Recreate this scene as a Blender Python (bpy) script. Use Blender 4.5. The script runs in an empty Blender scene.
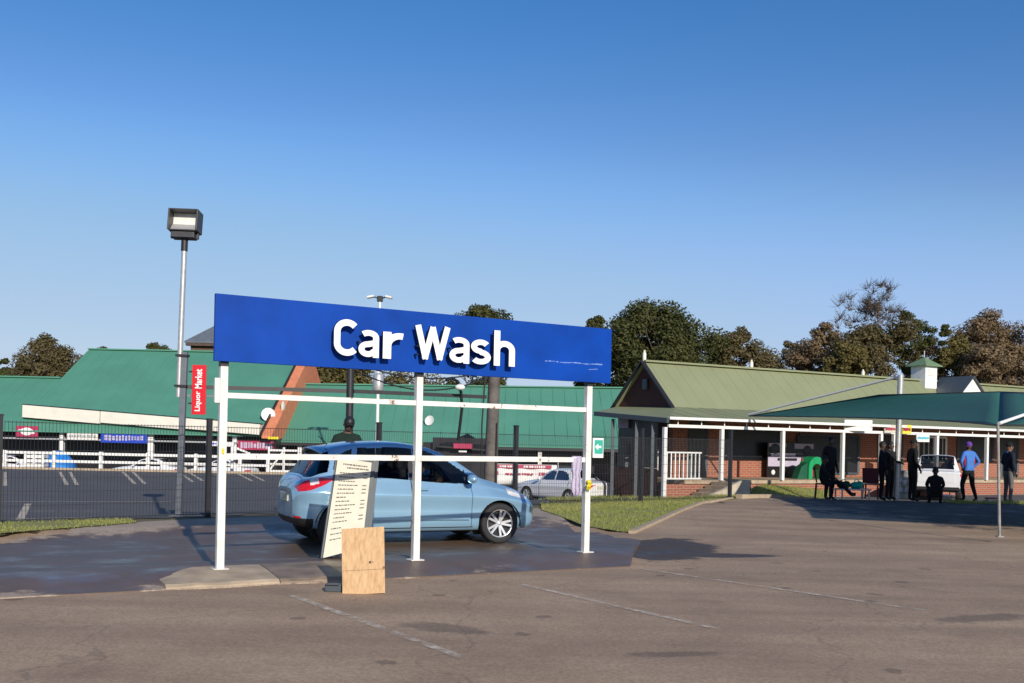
import bpy, bmesh, math, random
import numpy as np
from mathutils import Vector, Matrix, noise as mnoise
random.seed(7)
S = bpy.context.scene
COL = S.collection
R = math.radians
PI = math.pi

# ------------------------------------------------------------------ camera
CAM_H, FPX, ROLL = 1.5, 1000.0, R(1.2)
def ray(x, y):
    du, dv = x - 512, y - 440
    return (du*math.cos(ROLL) + dv*math.sin(ROLL))/FPX, (-du*math.sin(ROLL) + dv*math.cos(ROLL))/FPX
def P(x, y, d):
    u, v = ray(x, y)
    return Vector((u*d, d, CAM_H - v*d))
def G(x, y, z=0.0):
    u, v = ray(x, y)
    return P(x, y, (CAM_H - z)/v)
cam = bpy.data.cameras.new('camera'); co = bpy.data.objects.new('camera', cam); COL.objects.link(co)
cam.sensor_width = 36; cam.lens = 36*FPX/1024; cam.shift_y = 98.5/1024; cam.clip_end = 6000; cam.clip_start = .1
co.matrix_world = Matrix.Translation((0, 0, CAM_H)) @ Matrix.Rotation(PI/2, 4, 'X') @ Matrix.Rotation(ROLL, 4, 'Z')
S.camera = co

# ------------------------------------------------------------------ materials
def nodes(m):
    m.use_nodes = True
    nt = m.node_tree
    b = nt.nodes.get('Principled BSDF')
    return nt, b
def mat(name, col, rough=.6, metal=0., var=.12, scale=6., bump=0., bscale=60., coat=0., spec=.5, detail=6):
    """one base colour with procedural variation (grime) and an optional fine bump"""
    m = bpy.data.materials.new(name); nt, b = nodes(m)
    b.inputs['Roughness'].default_value = rough; b.inputs['Metallic'].default_value = metal
    b.inputs['Specular IOR Level'].default_value = spec
    if coat: b.inputs['Coat Weight'].default_value = coat; b.inputs['Coat Roughness'].default_value = .05
    tc = nt.nodes.new('ShaderNodeTexCoord')
    n = nt.nodes.new('ShaderNodeTexNoise'); n.inputs['Scale'].default_value = scale; n.inputs['Detail'].default_value = detail
    nt.links.new(tc.outputs['Object'], n.inputs['Vector'])
    r = nt.nodes.new('ShaderNodeMapRange'); r.inputs[1].default_value = .3; r.inputs[2].default_value = .7
    r.inputs[3].default_value = 1-var; r.inputs[4].default_value = 1+var
    nt.links.new(n.outputs['Fac'], r.inputs[0])
    mx = nt.nodes.new('ShaderNodeVectorMath'); mx.operation = 'SCALE'; mx.inputs[0].default_value = col[:3]
    nt.links.new(r.outputs[0], mx.inputs['Scale']); nt.links.new(mx.outputs[0], b.inputs['Base Color'])
    if bump:
        n2 = nt.nodes.new('ShaderNodeTexNoise'); n2.inputs['Scale'].default_value = bscale; n2.inputs['Detail'].default_value = 4
        nt.links.new(tc.outputs['Object'], n2.inputs['Vector'])
        bp = nt.nodes.new('ShaderNodeBump'); bp.inputs['Strength'].default_value = bump; bp.inputs['Distance'].default_value = .02
        nt.links.new(n2.outputs['Fac'], bp.inputs['Height']); nt.links.new(bp.outputs[0], b.inputs['Normal'])
    return m
def ramp(nt, stops, src):
    r = nt.nodes.new('ShaderNodeValToRGB'); e = r.color_ramp.elements
    e[0].position, e[0].color = stops[0][0], (*stops[0][1], 1)
    e[1].position, e[1].color = stops[-1][0], (*stops[-1][1], 1)
    for p, c in stops[1:-1]:
        k = e.new(p); k.color = (*c, 1)
    nt.links.new(src, r.inputs[0]); return r.outputs[0]
def tnoise(nt, vec, scale, detail=6, rough=.55):
    n = nt.nodes.new('ShaderNodeTexNoise'); n.inputs['Scale'].default_value = scale; n.inputs['Detail'].default_value = detail
    n.inputs['Roughness'].default_value = rough
    nt.links.new(vec, n.inputs['Vector']); return n.outputs['Fac']
def math_(nt, op, a, b=None, clamp=False):
    n = nt.nodes.new('ShaderNodeMath'); n.operation = op; n.use_clamp = clamp
    for i, v in enumerate((a, b)):
        if v is None: continue
        if isinstance(v, (int, float)): n.inputs[i].default_value = v
        else: nt.links.new(v, n.inputs[i])
    return n.outputs[0]
def mixc(nt, f, a, b):
    n = nt.nodes.new('ShaderNodeMix'); n.data_type = 'RGBA'
    for s, v in ((n.inputs[0], f), (n.inputs[6], a), (n.inputs[7], b)):
        if isinstance(v, tuple): s.default_value = (*v, 1)
        elif isinstance(v, (int, float)): s.default_value = v
        else: nt.links.new(v, s)
    return n.outputs[2]

# ------------------------------------------------------------------ mesh builder
class MB:
    def __init__(s): s.v = []; s.f = []; s.m = []; s.sm = []
    def add(s, vs, fs, mi=0, smooth=False):
        o = len(s.v); s.v += [tuple(v) for v in vs]
        for f in fs:
            s.f.append([i+o for i in f]); s.m.append(mi); s.sm.append(smooth)
        return s
    def box(s, c, d, mi=0, M=None, bev=0.):
        x, y, z = d[0]/2, d[1]/2, d[2]/2
        if bev:
            bm = bmesh.new(); bmesh.ops.create_cube(bm, size=1)
            bmesh.ops.scale(bm, vec=d, verts=bm.verts)
            bmesh.ops.bevel(bm, geom=bm.edges[:], offset=bev, segments=2, affect='EDGES', profile=.5)
            bm.verts.index_update()
            vs = [Vector(v.co) for v in bm.verts]; fs = [[v.index for v in f.verts] for f in bm.faces]; bm.free()
        else:
            vs = [Vector((a*x, b*y, e*z)) for a in (-1, 1) for b in (-1, 1) for e in (-1, 1)]
            fs = [(0,1,3,2),(4,6,7,5),(0,4,5,1),(2,3,7,6),(0,2,6,4),(1,5,7,3)]
        if M: vs = [M @ v for v in vs]
        return s.add([v + Vector(c) for v in vs], fs, mi)
    def beam(s, a, b, w, h, mi=0, up=(0,0,1)):
        a, b = Vector(a), Vector(b); d = (b-a); L = d.length; d.normalize()
        u = Vector(up)
        if abs(d.dot(u)) > .95: u = Vector((0, 1, 0))
        x = d.cross(u).normalized(); z = x.cross(d).normalized()
        vs = [p + x*w/2*i + z*h/2*j for p in (a, b) for i in (-1, 1) for j in (-1, 1)]
        return s.add(vs, [(0,1,3,2),(4,6,7,5),(0,4,5,1),(2,3,7,6),(0,2,6,4),(1,5,7,3)], mi)
    def tube(s, pts, rs, n=8, mi=0, cap=True):
        pts = [Vector(p) for p in pts]
        if isinstance(rs, (int, float)): rs = [rs]*len(pts)
        vs = []; fs = []; ref = None
        for i, p in enumerate(pts):
            d = (pts[min(i+1, len(pts)-1)] - pts[max(i-1, 0)]).normalized()
            if ref is None: ref = Vector((1,0,0)) if abs(d.x) < .8 else Vector((0,1,0))
            x = (ref - d*ref.dot(d)).normalized(); y = d.cross(x); ref = x
            for k in range(n):
                a = 2*PI*k/n; vs.append(p + (x*math.cos(a) + y*math.sin(a))*rs[i])
        for i in range(len(pts)-1):
            for k in range(n):
                fs.append((i*n+k, i*n+(k+1) % n, (i+1)*n+(k+1) % n, (i+1)*n+k))
        s.add(vs, fs, mi, True)
        if cap:
            s.add(vs[:n], [list(range(n))[::-1]], mi); s.add(vs[-n:], [list(range(n))], mi)
        return s
    def lathe(s, prof, n=24, M=None, mi=0, smooth=True):
        """profile of (r, h) turned about local z"""
        vs = []; fs = []
        for r, h in prof:
            for k in range(n):
                a = 2*PI*k/n; vs.append(Vector((r*math.cos(a), r*math.sin(a), h)))
        for i in range(len(prof)-1):
            for k in range(n): fs.append((i*n+k, i*n+(k+1) % n, (i+1)*n+(k+1) % n, (i+1)*n+k))
        if M: vs = [M @ v for v in vs]
        return s.add(vs, fs, mi, smooth)
    def ball(s, c, r, mi=0, n=10, M=None):
        c = Vector(c); r = Vector(r) if hasattr(r, '__len__') else Vector((r, r, r))
        vs = []; fs = []
        for i in range(n+1):
            t = PI*i/n
            for k in range(n*2):
                a = PI*k/n; v = Vector((r.x*math.sin(t)*math.cos(a), r.y*math.sin(t)*math.sin(a), r.z*math.cos(t)))
                if M: v = M @ v
                vs.append(c+v)
        w = n*2
        for i in range(n):
            for k in range(w): fs.append((i*w+k, (i+1)*w+k, (i+1)*w+(k+1) % w, i*w+(k+1) % w))
        return s.add(vs, fs, mi, True)
    def prism(s, poly, off, mi=0):
        """planar polygon (3-D points) thickened by the vector off"""
        n = len(poly); a = [Vector(p) for p in poly]; b = [p + Vector(off) for p in a]
        fs = [list(range(n))[::-1], [i+n for i in range(n)]] + [(i, (i+1) % n, (i+1) % n + n, i+n) for i in range(n)]
        return s.add(a+b, fs, mi)
    def build(s, name, mats, parent=None, recalc=True):
        me = bpy.data.meshes.new(name); me.from_pydata(s.v, [], s.f)
        for m in (mats if isinstance(mats, (list, tuple)) else [mats]): me.materials.append(m)
        me.polygons.foreach_set('material_index', s.m); me.polygons.foreach_set('use_smooth', s.sm)
        if recalc and len(s.f) < 30000:
            bm = bmesh.new(); bm.from_mesh(me); bmesh.ops.recalc_face_normals(bm, faces=bm.faces); bm.to_mesh(me); bm.free()
        me.update()
        o = bpy.data.objects.new(name, me); COL.objects.link(o)
        if parent: o.parent = parent
        return o
def tag(o, label, cat, group=None, kind=None):
    if label: o['label'] = label
    if cat: o['category'] = cat
    if group: o['group'] = group
    if kind: o['kind'] = kind
    return o
def thing(name, label, cat, loc=(0,0,0), rz=0., group=None):
    o = bpy.data.objects.new(name, None); COL.objects.link(o); o.empty_display_size = .2
    o.location = loc; o.rotation_euler = (0, 0, rz)
    return tag(o, label, cat, group)
def struct(o): o['kind'] = 'structure'; return o
def copy_tree(o, parent=None):
    c = o.copy(); COL.objects.link(c)
    if parent: c.parent = parent
    for ch in list(o.children): copy_tree(ch, c)
    return c
def sm(a, b, x):
    t = min(1, max(0, (x-a)/(b-a))); return t*t*(3-2*t)
def in_poly(x, y, poly):
    c = False; n = len(poly); j = n-1
    for i in range(n):
        xi, yi = poly[i][0], poly[i][1]; xj, yj = poly[j][0], poly[j][1]
        if (yi > y) != (yj > y) and x < (xj-xi)*(y-yi)/(yj-yi)+xi: c = not c
        j = i
    return c
def text_mesh(body, offset=0., extrude=0., size=1.):
    cu = bpy.data.curves.new('t', 'FONT'); cu.body = body; cu.size = size; cu.offset = offset; cu.extrude = extrude
    ob = bpy.data.objects.new('t', cu); COL.objects.link(ob)
    dg = bpy.context.evaluated_depsgraph_get(); dg.update()
    me = bpy.data.meshes.new_from_object(ob.evaluated_get(dg))
    bpy.data.objects.remove(ob); bpy.data.curves.remove(cu)
    return me

# ------------------------------------------------------------------ palette
M = {}
M['white'] = mat('white_paint', (.78,.77,.74), .45, var=.06, scale=9, bump=.05)
M['whitedirty'] = mat('weathered_white_paint', (.72,.70,.65), .55, var=.16, scale=5, bump=.1)
def chipped(name, col, chip, thr, sc):
    """painted steel with rust chips of their own shape"""
    m = mat(name, col, .5, var=.14, scale=5, bump=.08); nt = m.node_tree; b = nt.nodes['Principled BSDF']
    src = b.inputs['Base Color'].links[0].from_socket; tc = [n for n in nt.nodes if n.type == 'TEX_COORD'][0]
    f = tnoise(nt, tc.outputs['Object'], sc, 8, .7); g = tnoise(nt, tc.outputs['Object'], sc*.2, 3)
    k = nt.nodes.new('ShaderNodeMapRange'); k.inputs[1].default_value = thr; k.inputs[2].default_value = thr+.035
    nt.links.new(math_(nt, 'ADD', math_(nt, 'MULTIPLY', f, .6), math_(nt, 'MULTIPLY', g, .4)), k.inputs[0])
    nt.links.new(mixc(nt, k.outputs[0], src, chip), b.inputs['Base Color']); return m
M['whitedirty'] = chipped('weathered_white_paint', (.74,.72,.67), (.22,.12,.06), .60, 14)
M['blue_board'] = mat('blue_signboard_paint', (.0015,.05,.33), .55, var=.16, spec=.15, scale=2.2, bump=.06, bscale=12)
M['letter_white'] = mat('letter_white', (.85,.85,.84), .4, var=.02)
M['letter_side'] = mat('letter_return_dark', (.008,.010,.02), .5)
M['dark_metal'] = mat('dark_metal', (.02,.02,.024), .5, var=.2)
M['galv'] = mat('galvanised_steel', (.5,.5,.5), .42, .5, var=.15, scale=14)
M['greypole'] = mat('grey_painted_pole', (.13,.145,.17), .5, var=.15, scale=9)
M['black'] = mat('black_plastic', (.015,.015,.016), .5)
M['rubber'] = mat('tyre_rubber', (.018,.018,.019), .75, var=.15, scale=20)
M['alloy'] = mat('silver_alloy', (.78,.79,.80), .3, .6, var=.04)
M['red'] = mat('red_vinyl', (.62,.008,.02), .45, var=.06)
M['pink'] = mat('crimson_sign', (.42,.03,.09), .5, var=.1)
M['green_roof'] = mat('green_roof_sheet', (.088,.267,.188), .6, var=.07, spec=.25, scale=.5)
M['olive_roof'] = mat('olive_roof_sheet', (.25,.272,.155), .65, var=.06, spec=.25, scale=.6)
M['net'] = mat('green_shade_cloth', (.02,.115,.09), .8, var=.08, scale=3, bump=.15, bscale=200)
M['orange_wall'] = mat('orange_brick', (.68,.235,.115), .85, var=.12, scale=3)
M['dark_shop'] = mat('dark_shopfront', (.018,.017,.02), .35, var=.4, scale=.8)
M['cream'] = mat('cream_panel', (.60,.565,.45), .6, var=.05, scale=12)
M['cream_band'] = mat('cream_fascia', (.74,.70,.60), .6, var=.06, scale=2)
M['slate'] = mat('slate_frame', (.06,.075,.09), .5)
M['conc'] = mat('concrete', (.32,.26,.2), .85, var=.2, scale=3, bump=.3, bscale=40)
M['conc_kerb'] = mat('kerb_concrete', (.41,.32,.22), .85, var=.2, scale=4, bump=.25, bscale=30)
M['bark'] = mat('bark', (.09,.065,.05), .9, var=.3, scale=8, bump=.6, bscale=25)
M['timber'] = mat('weathered_timber', (.12,.105,.095), .85, var=.35, scale=5, bump=.5, bscale=18)
M['skin'] = mat('dark_skin', (.075,.038,.025), .55, var=.08)
M['skin2'] = mat('brown_skin', (.24,.12,.075), .5, var=.08)
M['hair'] = mat('black_hair', (.008,.008,.008), .7)
M['clothdark'] = mat('dark_cloth', (.007,.007,.009), .95, var=.25, scale=9)
M['clothnavy'] = mat('navy_cloth', (.009,.011,.026), .95, var=.2, scale=9)
M['clothblue'] = mat('bright_blue_cloth', (.045,.17,.52), .75, var=.1, scale=9)
M['clothgreen'] = mat('bottle_green_cloth', (.008,.045,.028), .9, var=.2, scale=9)
M['clothgrey'] = mat('grey_cloth', (.13,.12,.115), .9, var=.2, scale=9)
M['purple'] = mat('purple_cloth', (.13,.04,.3), .85)
M['scrape'] = mat('scraped_blue_paint', (.16,.27,.6), .6, var=.2, scale=20)
M['lilac'] = mat('pale_lilac_cloth', (.48,.43,.55), .9, var=.15, scale=20, bump=.4, bscale=30)
M['redcloth'] = mat('red_cloth', (.4,.02,.06), .85)
M['yellow'] = mat('yellow_plastic', (.75,.62,.02), .5)
M['bluepl'] = mat('blue_plastic', (.015,.06,.5), .5)
M['greenpl'] = mat('green_plastic', (.01,.30,.11), .45)
M['teal_sign'] = mat('teal_sign', (.0,.36,.26), .5)
M['cyan'] = mat('cyan_print', (.05,.5,.62), .5)
M['taillight'] = mat('red_lens', (.55,.008,.012), .12, var=.25, scale=30, coat=1.)
M['clearlens'] = mat('clear_lens', (.62,.60,.60), .12, var=.25, scale=25, coat=1.)
M['bluepaint'] = mat('light_blue_metallic_paint', (.31,.53,.71), .24, .45, var=.03, scale=3, coat=1.)
M['whitepaint'] = mat('white_car_paint', (.76,.76,.76), .3, var=.03, coat=.8)
M['seat'] = mat('grey_upholstery', (.05,.05,.055), .9)
M['plate'] = mat('number_plate', (.55,.54,.45), .4)
M['chrome'] = mat('chrome', (.8,.8,.8), .12, 1., var=.02)
def glass_mat(name, tint, refl=.0, ior=1.5, k=.7):
    m = bpy.data.materials.new(name); nt, b = nodes(m); nt.nodes.remove(b)
    t = nt.nodes.new('ShaderNodeBsdfTransparent'); t.inputs[0].default_value = (*tint, 1)
    g = nt.nodes.new('ShaderNodeBsdfGlossy'); g.inputs['Roughness'].default_value = .03
    fr = nt.nodes.new('ShaderNodeFresnel'); fr.inputs[0].default_value = ior
    ml = math_(nt, 'MULTIPLY', math_(nt, 'ADD', fr.outputs[0], refl, True), k, True)
    mx = nt.nodes.new('ShaderNodeMixShader'); nt.links.new(ml, mx.inputs[0]); nt.links.new(t.outputs[0], mx.inputs[1]); nt.links.new(g.outputs[0], mx.inputs[2])
    nt.links.new(mx.outputs[0], nt.nodes['Material Output'].inputs[0])
    return m
M['glass'] = glass_mat('tinted_car_glass', (.42,.45,.46))
M['darkglass'] = glass_mat('dark_car_glass', (.04,.045,.05), k=.3)
def brick_mat(name, c1, c2, mortar, scale=1.):
    m = bpy.data.materials.new(name); nt, b = nodes(m)
    tc = nt.nodes.new('ShaderNodeTexCoord'); mp = nt.nodes.new('ShaderNodeMapping'); mp.inputs['Rotation'].default_value = (PI/2, 0, 0)
    nt.links.new(tc.outputs['Object'], mp.inputs[0])
    br = nt.nodes.new('ShaderNodeTexBrick'); br.inputs['Scale'].default_value = scale
    br.inputs['Brick Width'].default_value = .24; br.inputs['Row Height'].default_value = .085; br.inputs['Mortar Size'].default_value = .012
    br.inputs['Color1'].default_value = (*c1, 1); br.inputs['Color2'].default_value = (*c2, 1); br.inputs['Mortar'].default_value = (*mortar, 1)
    nt.links.new(mp.outputs[0], br.inputs[0])
    f = tnoise(nt, tc.outputs['Object'], 1.5)
    c = mixc(nt, math_(nt, 'MULTIPLY', f, .35), br.outputs[0], (c1[0]*.5, c1[1]*.5, c1[2]*.5))
    nt.links.new(c, b.inputs['Base Color']); b.inputs['Roughness'].default_value = .85
    return m
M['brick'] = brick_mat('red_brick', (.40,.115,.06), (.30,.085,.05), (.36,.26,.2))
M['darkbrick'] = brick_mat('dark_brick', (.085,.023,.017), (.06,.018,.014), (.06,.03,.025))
def ply_mat():
    m = bpy.data.materials.new('plywood'); nt, b = nodes(m)
    tc = nt.nodes.new('ShaderNodeTexCoord'); mp = nt.nodes.new('ShaderNodeMapping'); mp.inputs['Scale'].default_value = (14, 14, 1.6)
    nt.links.new(tc.outputs['Object'], mp.inputs[0])
    f = tnoise(nt, mp.outputs[0], 3, 8, .65)
    g = tnoise(nt, tc.outputs['Object'], 4, 4)
    c = ramp(nt, [(.3, (.42,.24,.11)), (.5, (.58,.37,.19)), (.7, (.66,.45,.25))], f)
    w = nt.nodes.new('ShaderNodeTexVoronoi'); w.inputs['Scale'].default_value = 3.2; nt.links.new(tc.outputs['Object'], w.inputs['Vector'])
    k = math_(nt, 'LESS_THAN', w.outputs['Distance'], .06)
    c = mixc(nt, k, c, (.18,.09,.045))
    st = nt.nodes.new('ShaderNodeMapRange'); st.inputs[1].default_value = .55; st.inputs[2].default_value = .75; nt.links.new(g, st.inputs[0])
    c = mixc(nt, math_(nt, 'MULTIPLY', st.outputs[0], .4), c, (.34,.22,.12))
    nt.links.new(c, b.inputs['Base Color']); b.inputs['Roughness'].default_value = .75
    return m
M['ply'] = ply_mat()
def leaf_mat(name, cols, dark=.5):
    m = bpy.data.materials.new(name); nt, b = nodes(m)
    ge = nt.nodes.new('ShaderNodeNewGeometry'); tc = nt.nodes.new('ShaderNodeTexCoord')
    f = tnoise(nt, tc.outputs['Object'], .35, 3)
    a = math_(nt, 'ADD', math_(nt, 'MULTIPLY', ge.outputs['Random Per Island'], .25), math_(nt, 'MULTIPLY', f, .75))
    c = ramp(nt, [(.22, cols[0]), (.48, cols[1]), (.75, cols[2])], a)
    nt.links.new(c, b.inputs['Base Color']); b.inputs['Roughness'].default_value = .6; b.inputs['Specular IOR Level'].default_value = .25
    tr = nt.nodes.new('ShaderNodeBsdfTranslucent'); nt.links.new(c, tr.inputs[0])
    mx = nt.nodes.new('ShaderNodeMixShader'); mx.inputs[0].default_value = .38
    nt.links.new(b.outputs[0], mx.inputs[1]); nt.links.new(tr.outputs[0], mx.inputs[2]); nt.links.new(mx.outputs[0], nt.nodes['Material Output'].inputs[0])
    return m
M['leaf_dark'] = leaf_mat('evergreen_leaves', ((.04,.052,.018), (.085,.095,.03), (.15,.14,.048)))
M['leaf_olive'] = leaf_mat('olive_leaves', ((.09,.085,.025), (.16,.135,.045), (.24,.19,.07)))
M['leaf_brown'] = leaf_mat('autumn_leaves', ((.16,.112,.062), (.25,.178,.10), (.33,.245,.145)))
M['leaf_mix'] = leaf_mat('turning_leaves', ((.085,.078,.032), (.15,.125,.055), (.22,.165,.08)))
M['leaf_grass'] = leaf_mat('grass_blades', ((.20,.24,.05), (.34,.36,.09), (.48,.43,.17)))
# ------------------------------------------------------------------ terrain
PAD = [(-10,6.62),(1.55,12.86),(2.15,16.4),(1.3,18.2),(.6,22.3),(-5.35,17.7),(-6.1,16.9),(-7.4,14.1),(-10,11.4)]
def roadz(x, y): return padz(x, y)-.02 if in_poly(x, y, PAD) else terr(x, y)
def fence_y(x): return 22.6 + .83*(x-.09)
def fdist(x, y): return (y - fence_y(min(x, 6.0)))*.77
def depth_drop(x):
    if x < -8: return .45
    if x < -1: return .45 + .45*sm(-8, -1, x)
    return .9 - .55*sm(2.6, 4.4, x)
def terr(x, y):
    p = fdist(x, y)
    if p < 0: return -.1*sm(2, 7, -p)
    far = 4.5 + 8*(1-sm(2.6, 4.4, x))*sm(-8, -2, x)
    z = -depth_drop(x)*sm(.5, far, p)
    if x < 0: z -= .45*sm(51, 53.5, y)
    return z
F0 = Vector((0, 12.02, 0)); FD = Vector((.88, .475, 0)).normalized(); FN = Vector((-FD.y, FD.x, 0))
def behind(x, y): return (Vector((x, y, 0))-F0).dot(FN)       # metres behind the front edge of the pad
def padz(x, y):
    q = behind(x, y)
    if q < .85: return -.088 + .088*sm(0, .85, q)
    return -.1*sm(1.2, 2.4, q)*(1-sm(5.2, 6.4, q))
def sheet(name, xs, ys, zf, keep, m, lift=0.):
    xs, ys = list(xs), list(ys); nx, ny = len(xs), len(ys)
    vs = [(x, y, zf(x, y)+lift) for y in ys for x in xs]; fs = []
    for j in range(ny-1):
        for i in range(nx-1):
            if keep is None or keep((xs[i]+xs[i+1])/2, (ys[j]+ys[j+1])/2):
                fs.append((j*nx+i, j*nx+i+1, (j+1)*nx+i+1, (j+1)*nx+i))
    b = MB(); b.add(vs, fs, 0, True)
    o = b.build(name, m, recalc=False)
    bm = bmesh.new(); bm.from_mesh(o.data); bmesh.ops.delete(bm, geom=[v for v in bm.verts if not v.link_faces], context='VERTS'); bm.to_mesh(o.data); bm.free()
    return struct(o)
def poly_sheet(name, poly, zf, m, lift=0., step=.25, kind=True, skirt=0.):
    """a polygon triangulated finely and draped on the terrain"""
    bm = bmesh.new()
    f = bm.faces.new([bm.verts.new((p[0], p[1], 0)) for p in poly])
    x0, x1 = min(p[0] for p in poly), max(p[0] for p in poly); y0, y1 = min(p[1] for p in poly), max(p[1] for p in poly)
    for ax, a, b in (('x', x0, x1), ('y', y0, y1)):
        k = a + step
        while k < b - .01:
            n = (1,0,0) if ax == 'x' else (0,1,0); c = (k,0,0) if ax == 'x' else (0,k,0)
            bmesh.ops.bisect_plane(bm, geom=bm.verts[:]+bm.edges[:]+bm.faces[:], plane_co=c, plane_no=n); k += step
    for v in bm.verts: v.co.z = zf(v.co.x, v.co.y)+lift
    if skirt:
        be = [e for e in bm.edges if e.is_boundary]
        r = bmesh.ops.extrude_edge_only(bm, edges=be)
        for v in [g for g in r['geom'] if isinstance(g, bmesh.types.BMVert)]: v.co.z -= skirt
    bmesh.ops.recalc_face_normals(bm, faces=bm.faces)
    me = bpy.data.meshes.new(name); bm.to_mesh(me); bm.free(); me.materials.append(m)
    if me.polygons and sum(p.normal.z for p in me.polygons) < 0: me.flip_normals()
    o = bpy.data.objects.new(name, me); COL.objects.link(o)
    return struct(o) if kind else o

def ground_mat(name, stops, scale, wet=None, rough=.88, fine=90, wetcol=(.03,.026,.025), cracks=0., spots=False, puddle=(.5,.8), wrough=(.46,.13), rags=2.6, stains=()):
    m = bpy.data.materials.new(name); nt, b = nodes(m)
    tc = nt.nodes.new('ShaderNodeTexCoord'); v = tc.outputs['Object']
    f = tnoise(nt, v, scale, 8, .6); g = tnoise(nt, v, fine, 3, .7); h = tnoise(nt, v, scale*.18, 4)
    a = math_(nt, 'ADD', math_(nt, 'MULTIPLY', f, .45), math_(nt, 'ADD', math_(nt, 'MULTIPLY', g, .3), math_(nt, 'MULTIPLY', h, .25)))
    c = ramp(nt, stops, a)
    if spots:      # long tyre polished streaks
        mp = nt.nodes.new('ShaderNodeMapping'); mp.inputs['Rotation'].default_value = (0,0,R(-14)); mp.inputs['Scale'].default_value = (.12,1.1,1); nt.links.new(v, mp.inputs[0])
        sr = nt.nodes.new('ShaderNodeMapRange'); sr.inputs[1].default_value = .35; sr.inputs[2].default_value = .7; sr.inputs[3].default_value = 1.12; sr.inputs[4].default_value = .74; nt.links.new(tnoise(nt, mp.outputs[0], 1.0, 6, .6), sr.inputs[0])
        s0_ = nt.nodes.new('ShaderNodeVectorMath'); s0_.operation = 'SCALE'; nt.links.new(c, s0_.inputs[0]); nt.links.new(sr.outputs[0], s0_.inputs['Scale']); c = s0_.outputs[0]
    # aggregate: small pale and dark stones
    vo = nt.nodes.new('ShaderNodeTexVoronoi'); vo.inputs['Scale'].default_value = 55; nt.links.new(v, vo.inputs['Vector'])
    sep = nt.nodes.new('ShaderNodeSeparateColor'); nt.links.new(vo.outputs['Color'], sep.inputs[0])
    st = nt.nodes.new('ShaderNodeMapRange'); st.inputs[3].default_value = .82; st.inputs[4].default_value = 1.18; nt.links.new(sep.outputs[0], st.inputs[0])
    sc = nt.nodes.new('ShaderNodeVectorMath'); sc.operation = 'SCALE'; nt.links.new(c, sc.inputs[0]); nt.links.new(st.outputs[0], sc.inputs['Scale']); c = sc.outputs[0]
    if spots:      # oil drips and tar patches
        f2 = tnoise(nt, v, .55, 5, .6)
        mr = nt.nodes.new('ShaderNodeMapRange'); mr.inputs[1].default_value = .56; mr.inputs[2].default_value = .72; nt.links.new(f2, mr.inputs[0])
        c = mixc(nt, math_(nt, 'MULTIPLY', mr.outputs[0], .45), c, tuple(x*.45 for x in stops[0][1]))
        v2 = nt.nodes.new('ShaderNodeTexVoronoi'); v2.inputs['Scale'].default_value = 1.1; nt.links.new(v, v2.inputs['Vector'])
        f3 = tnoise(nt, v, 9, 4)
        d = math_(nt, 'LESS_THAN', math_(nt, 'ADD', v2.outputs['Distance'], math_(nt, 'MULTIPLY', f3, .16)), .17)
        c = mixc(nt, math_(nt, 'MULTIPLY', d, .4), c, (.03,.026,.025))
    if cracks:
        vc = nt.nodes.new('ShaderNodeTexVoronoi'); vc.feature = 'DISTANCE_TO_EDGE'; vc.inputs['Scale'].default_value = .28
        wv = nt.nodes.new('ShaderNodeVectorMath'); wv.operation = 'ADD'
        nz = nt.nodes.new('ShaderNodeTexNoise'); nz.inputs['Scale'].default_value = 1.3; nz.inputs['Detail'].default_value = 6; nt.links.new(v, nz.inputs['Vector'])
        nt.links.new(v, wv.inputs[0]); nt.links.new(nz.outputs['Color'], wv.inputs[1]); nt.links.new(wv.outputs[0], vc.inputs['Vector'])
        k = math_(nt, 'LESS_THAN', vc.outputs['Distance'], .0035)
        c = mixc(nt, math_(nt, 'MULTIPLY', k, cracks), c, (.03,.025,.022))
    if stains:     # old oil and tar stains with outlines of their own
        sp2 = nt.nodes.new('ShaderNodeSeparateXYZ'); nt.links.new(v, sp2.inputs[0]); rg2 = math_(nt, 'SUBTRACT', tnoise(nt, v, 4.5, 6, .7), .5)
        for cx, cy, rx, ry, ro in stains:
            dx = math_(nt, 'SUBTRACT', sp2.outputs[0], cx); dy = math_(nt, 'SUBTRACT', sp2.outputs[1], cy)
            u = math_(nt, 'DIVIDE', math_(nt, 'ADD', math_(nt, 'MULTIPLY', dx, math.cos(ro)), math_(nt, 'MULTIPLY', dy, math.sin(ro))), rx)
            w = math_(nt, 'DIVIDE', math_(nt, 'SUBTRACT', math_(nt, 'MULTIPLY', dy, math.cos(ro)), math_(nt, 'MULTIPLY', dx, math.sin(ro))), ry)
            e = math_(nt, 'ADD', math_(nt, 'SUBTRACT', 1.0, math_(nt, 'SQRT', math_(nt, 'ADD', math_(nt, 'MULTIPLY', u, u), math_(nt, 'MULTIPLY', w, w)))), math_(nt, 'MULTIPLY', rg2, 1.6))
            k = nt.nodes.new('ShaderNodeMapRange'); k.inputs[1].default_value = 0; k.inputs[2].default_value = .4; k.inputs[4].default_value = .5; nt.links.new(e, k.inputs[0])
            c = mixc(nt, k.outputs[0], c, (.07,.052,.04))
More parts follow.
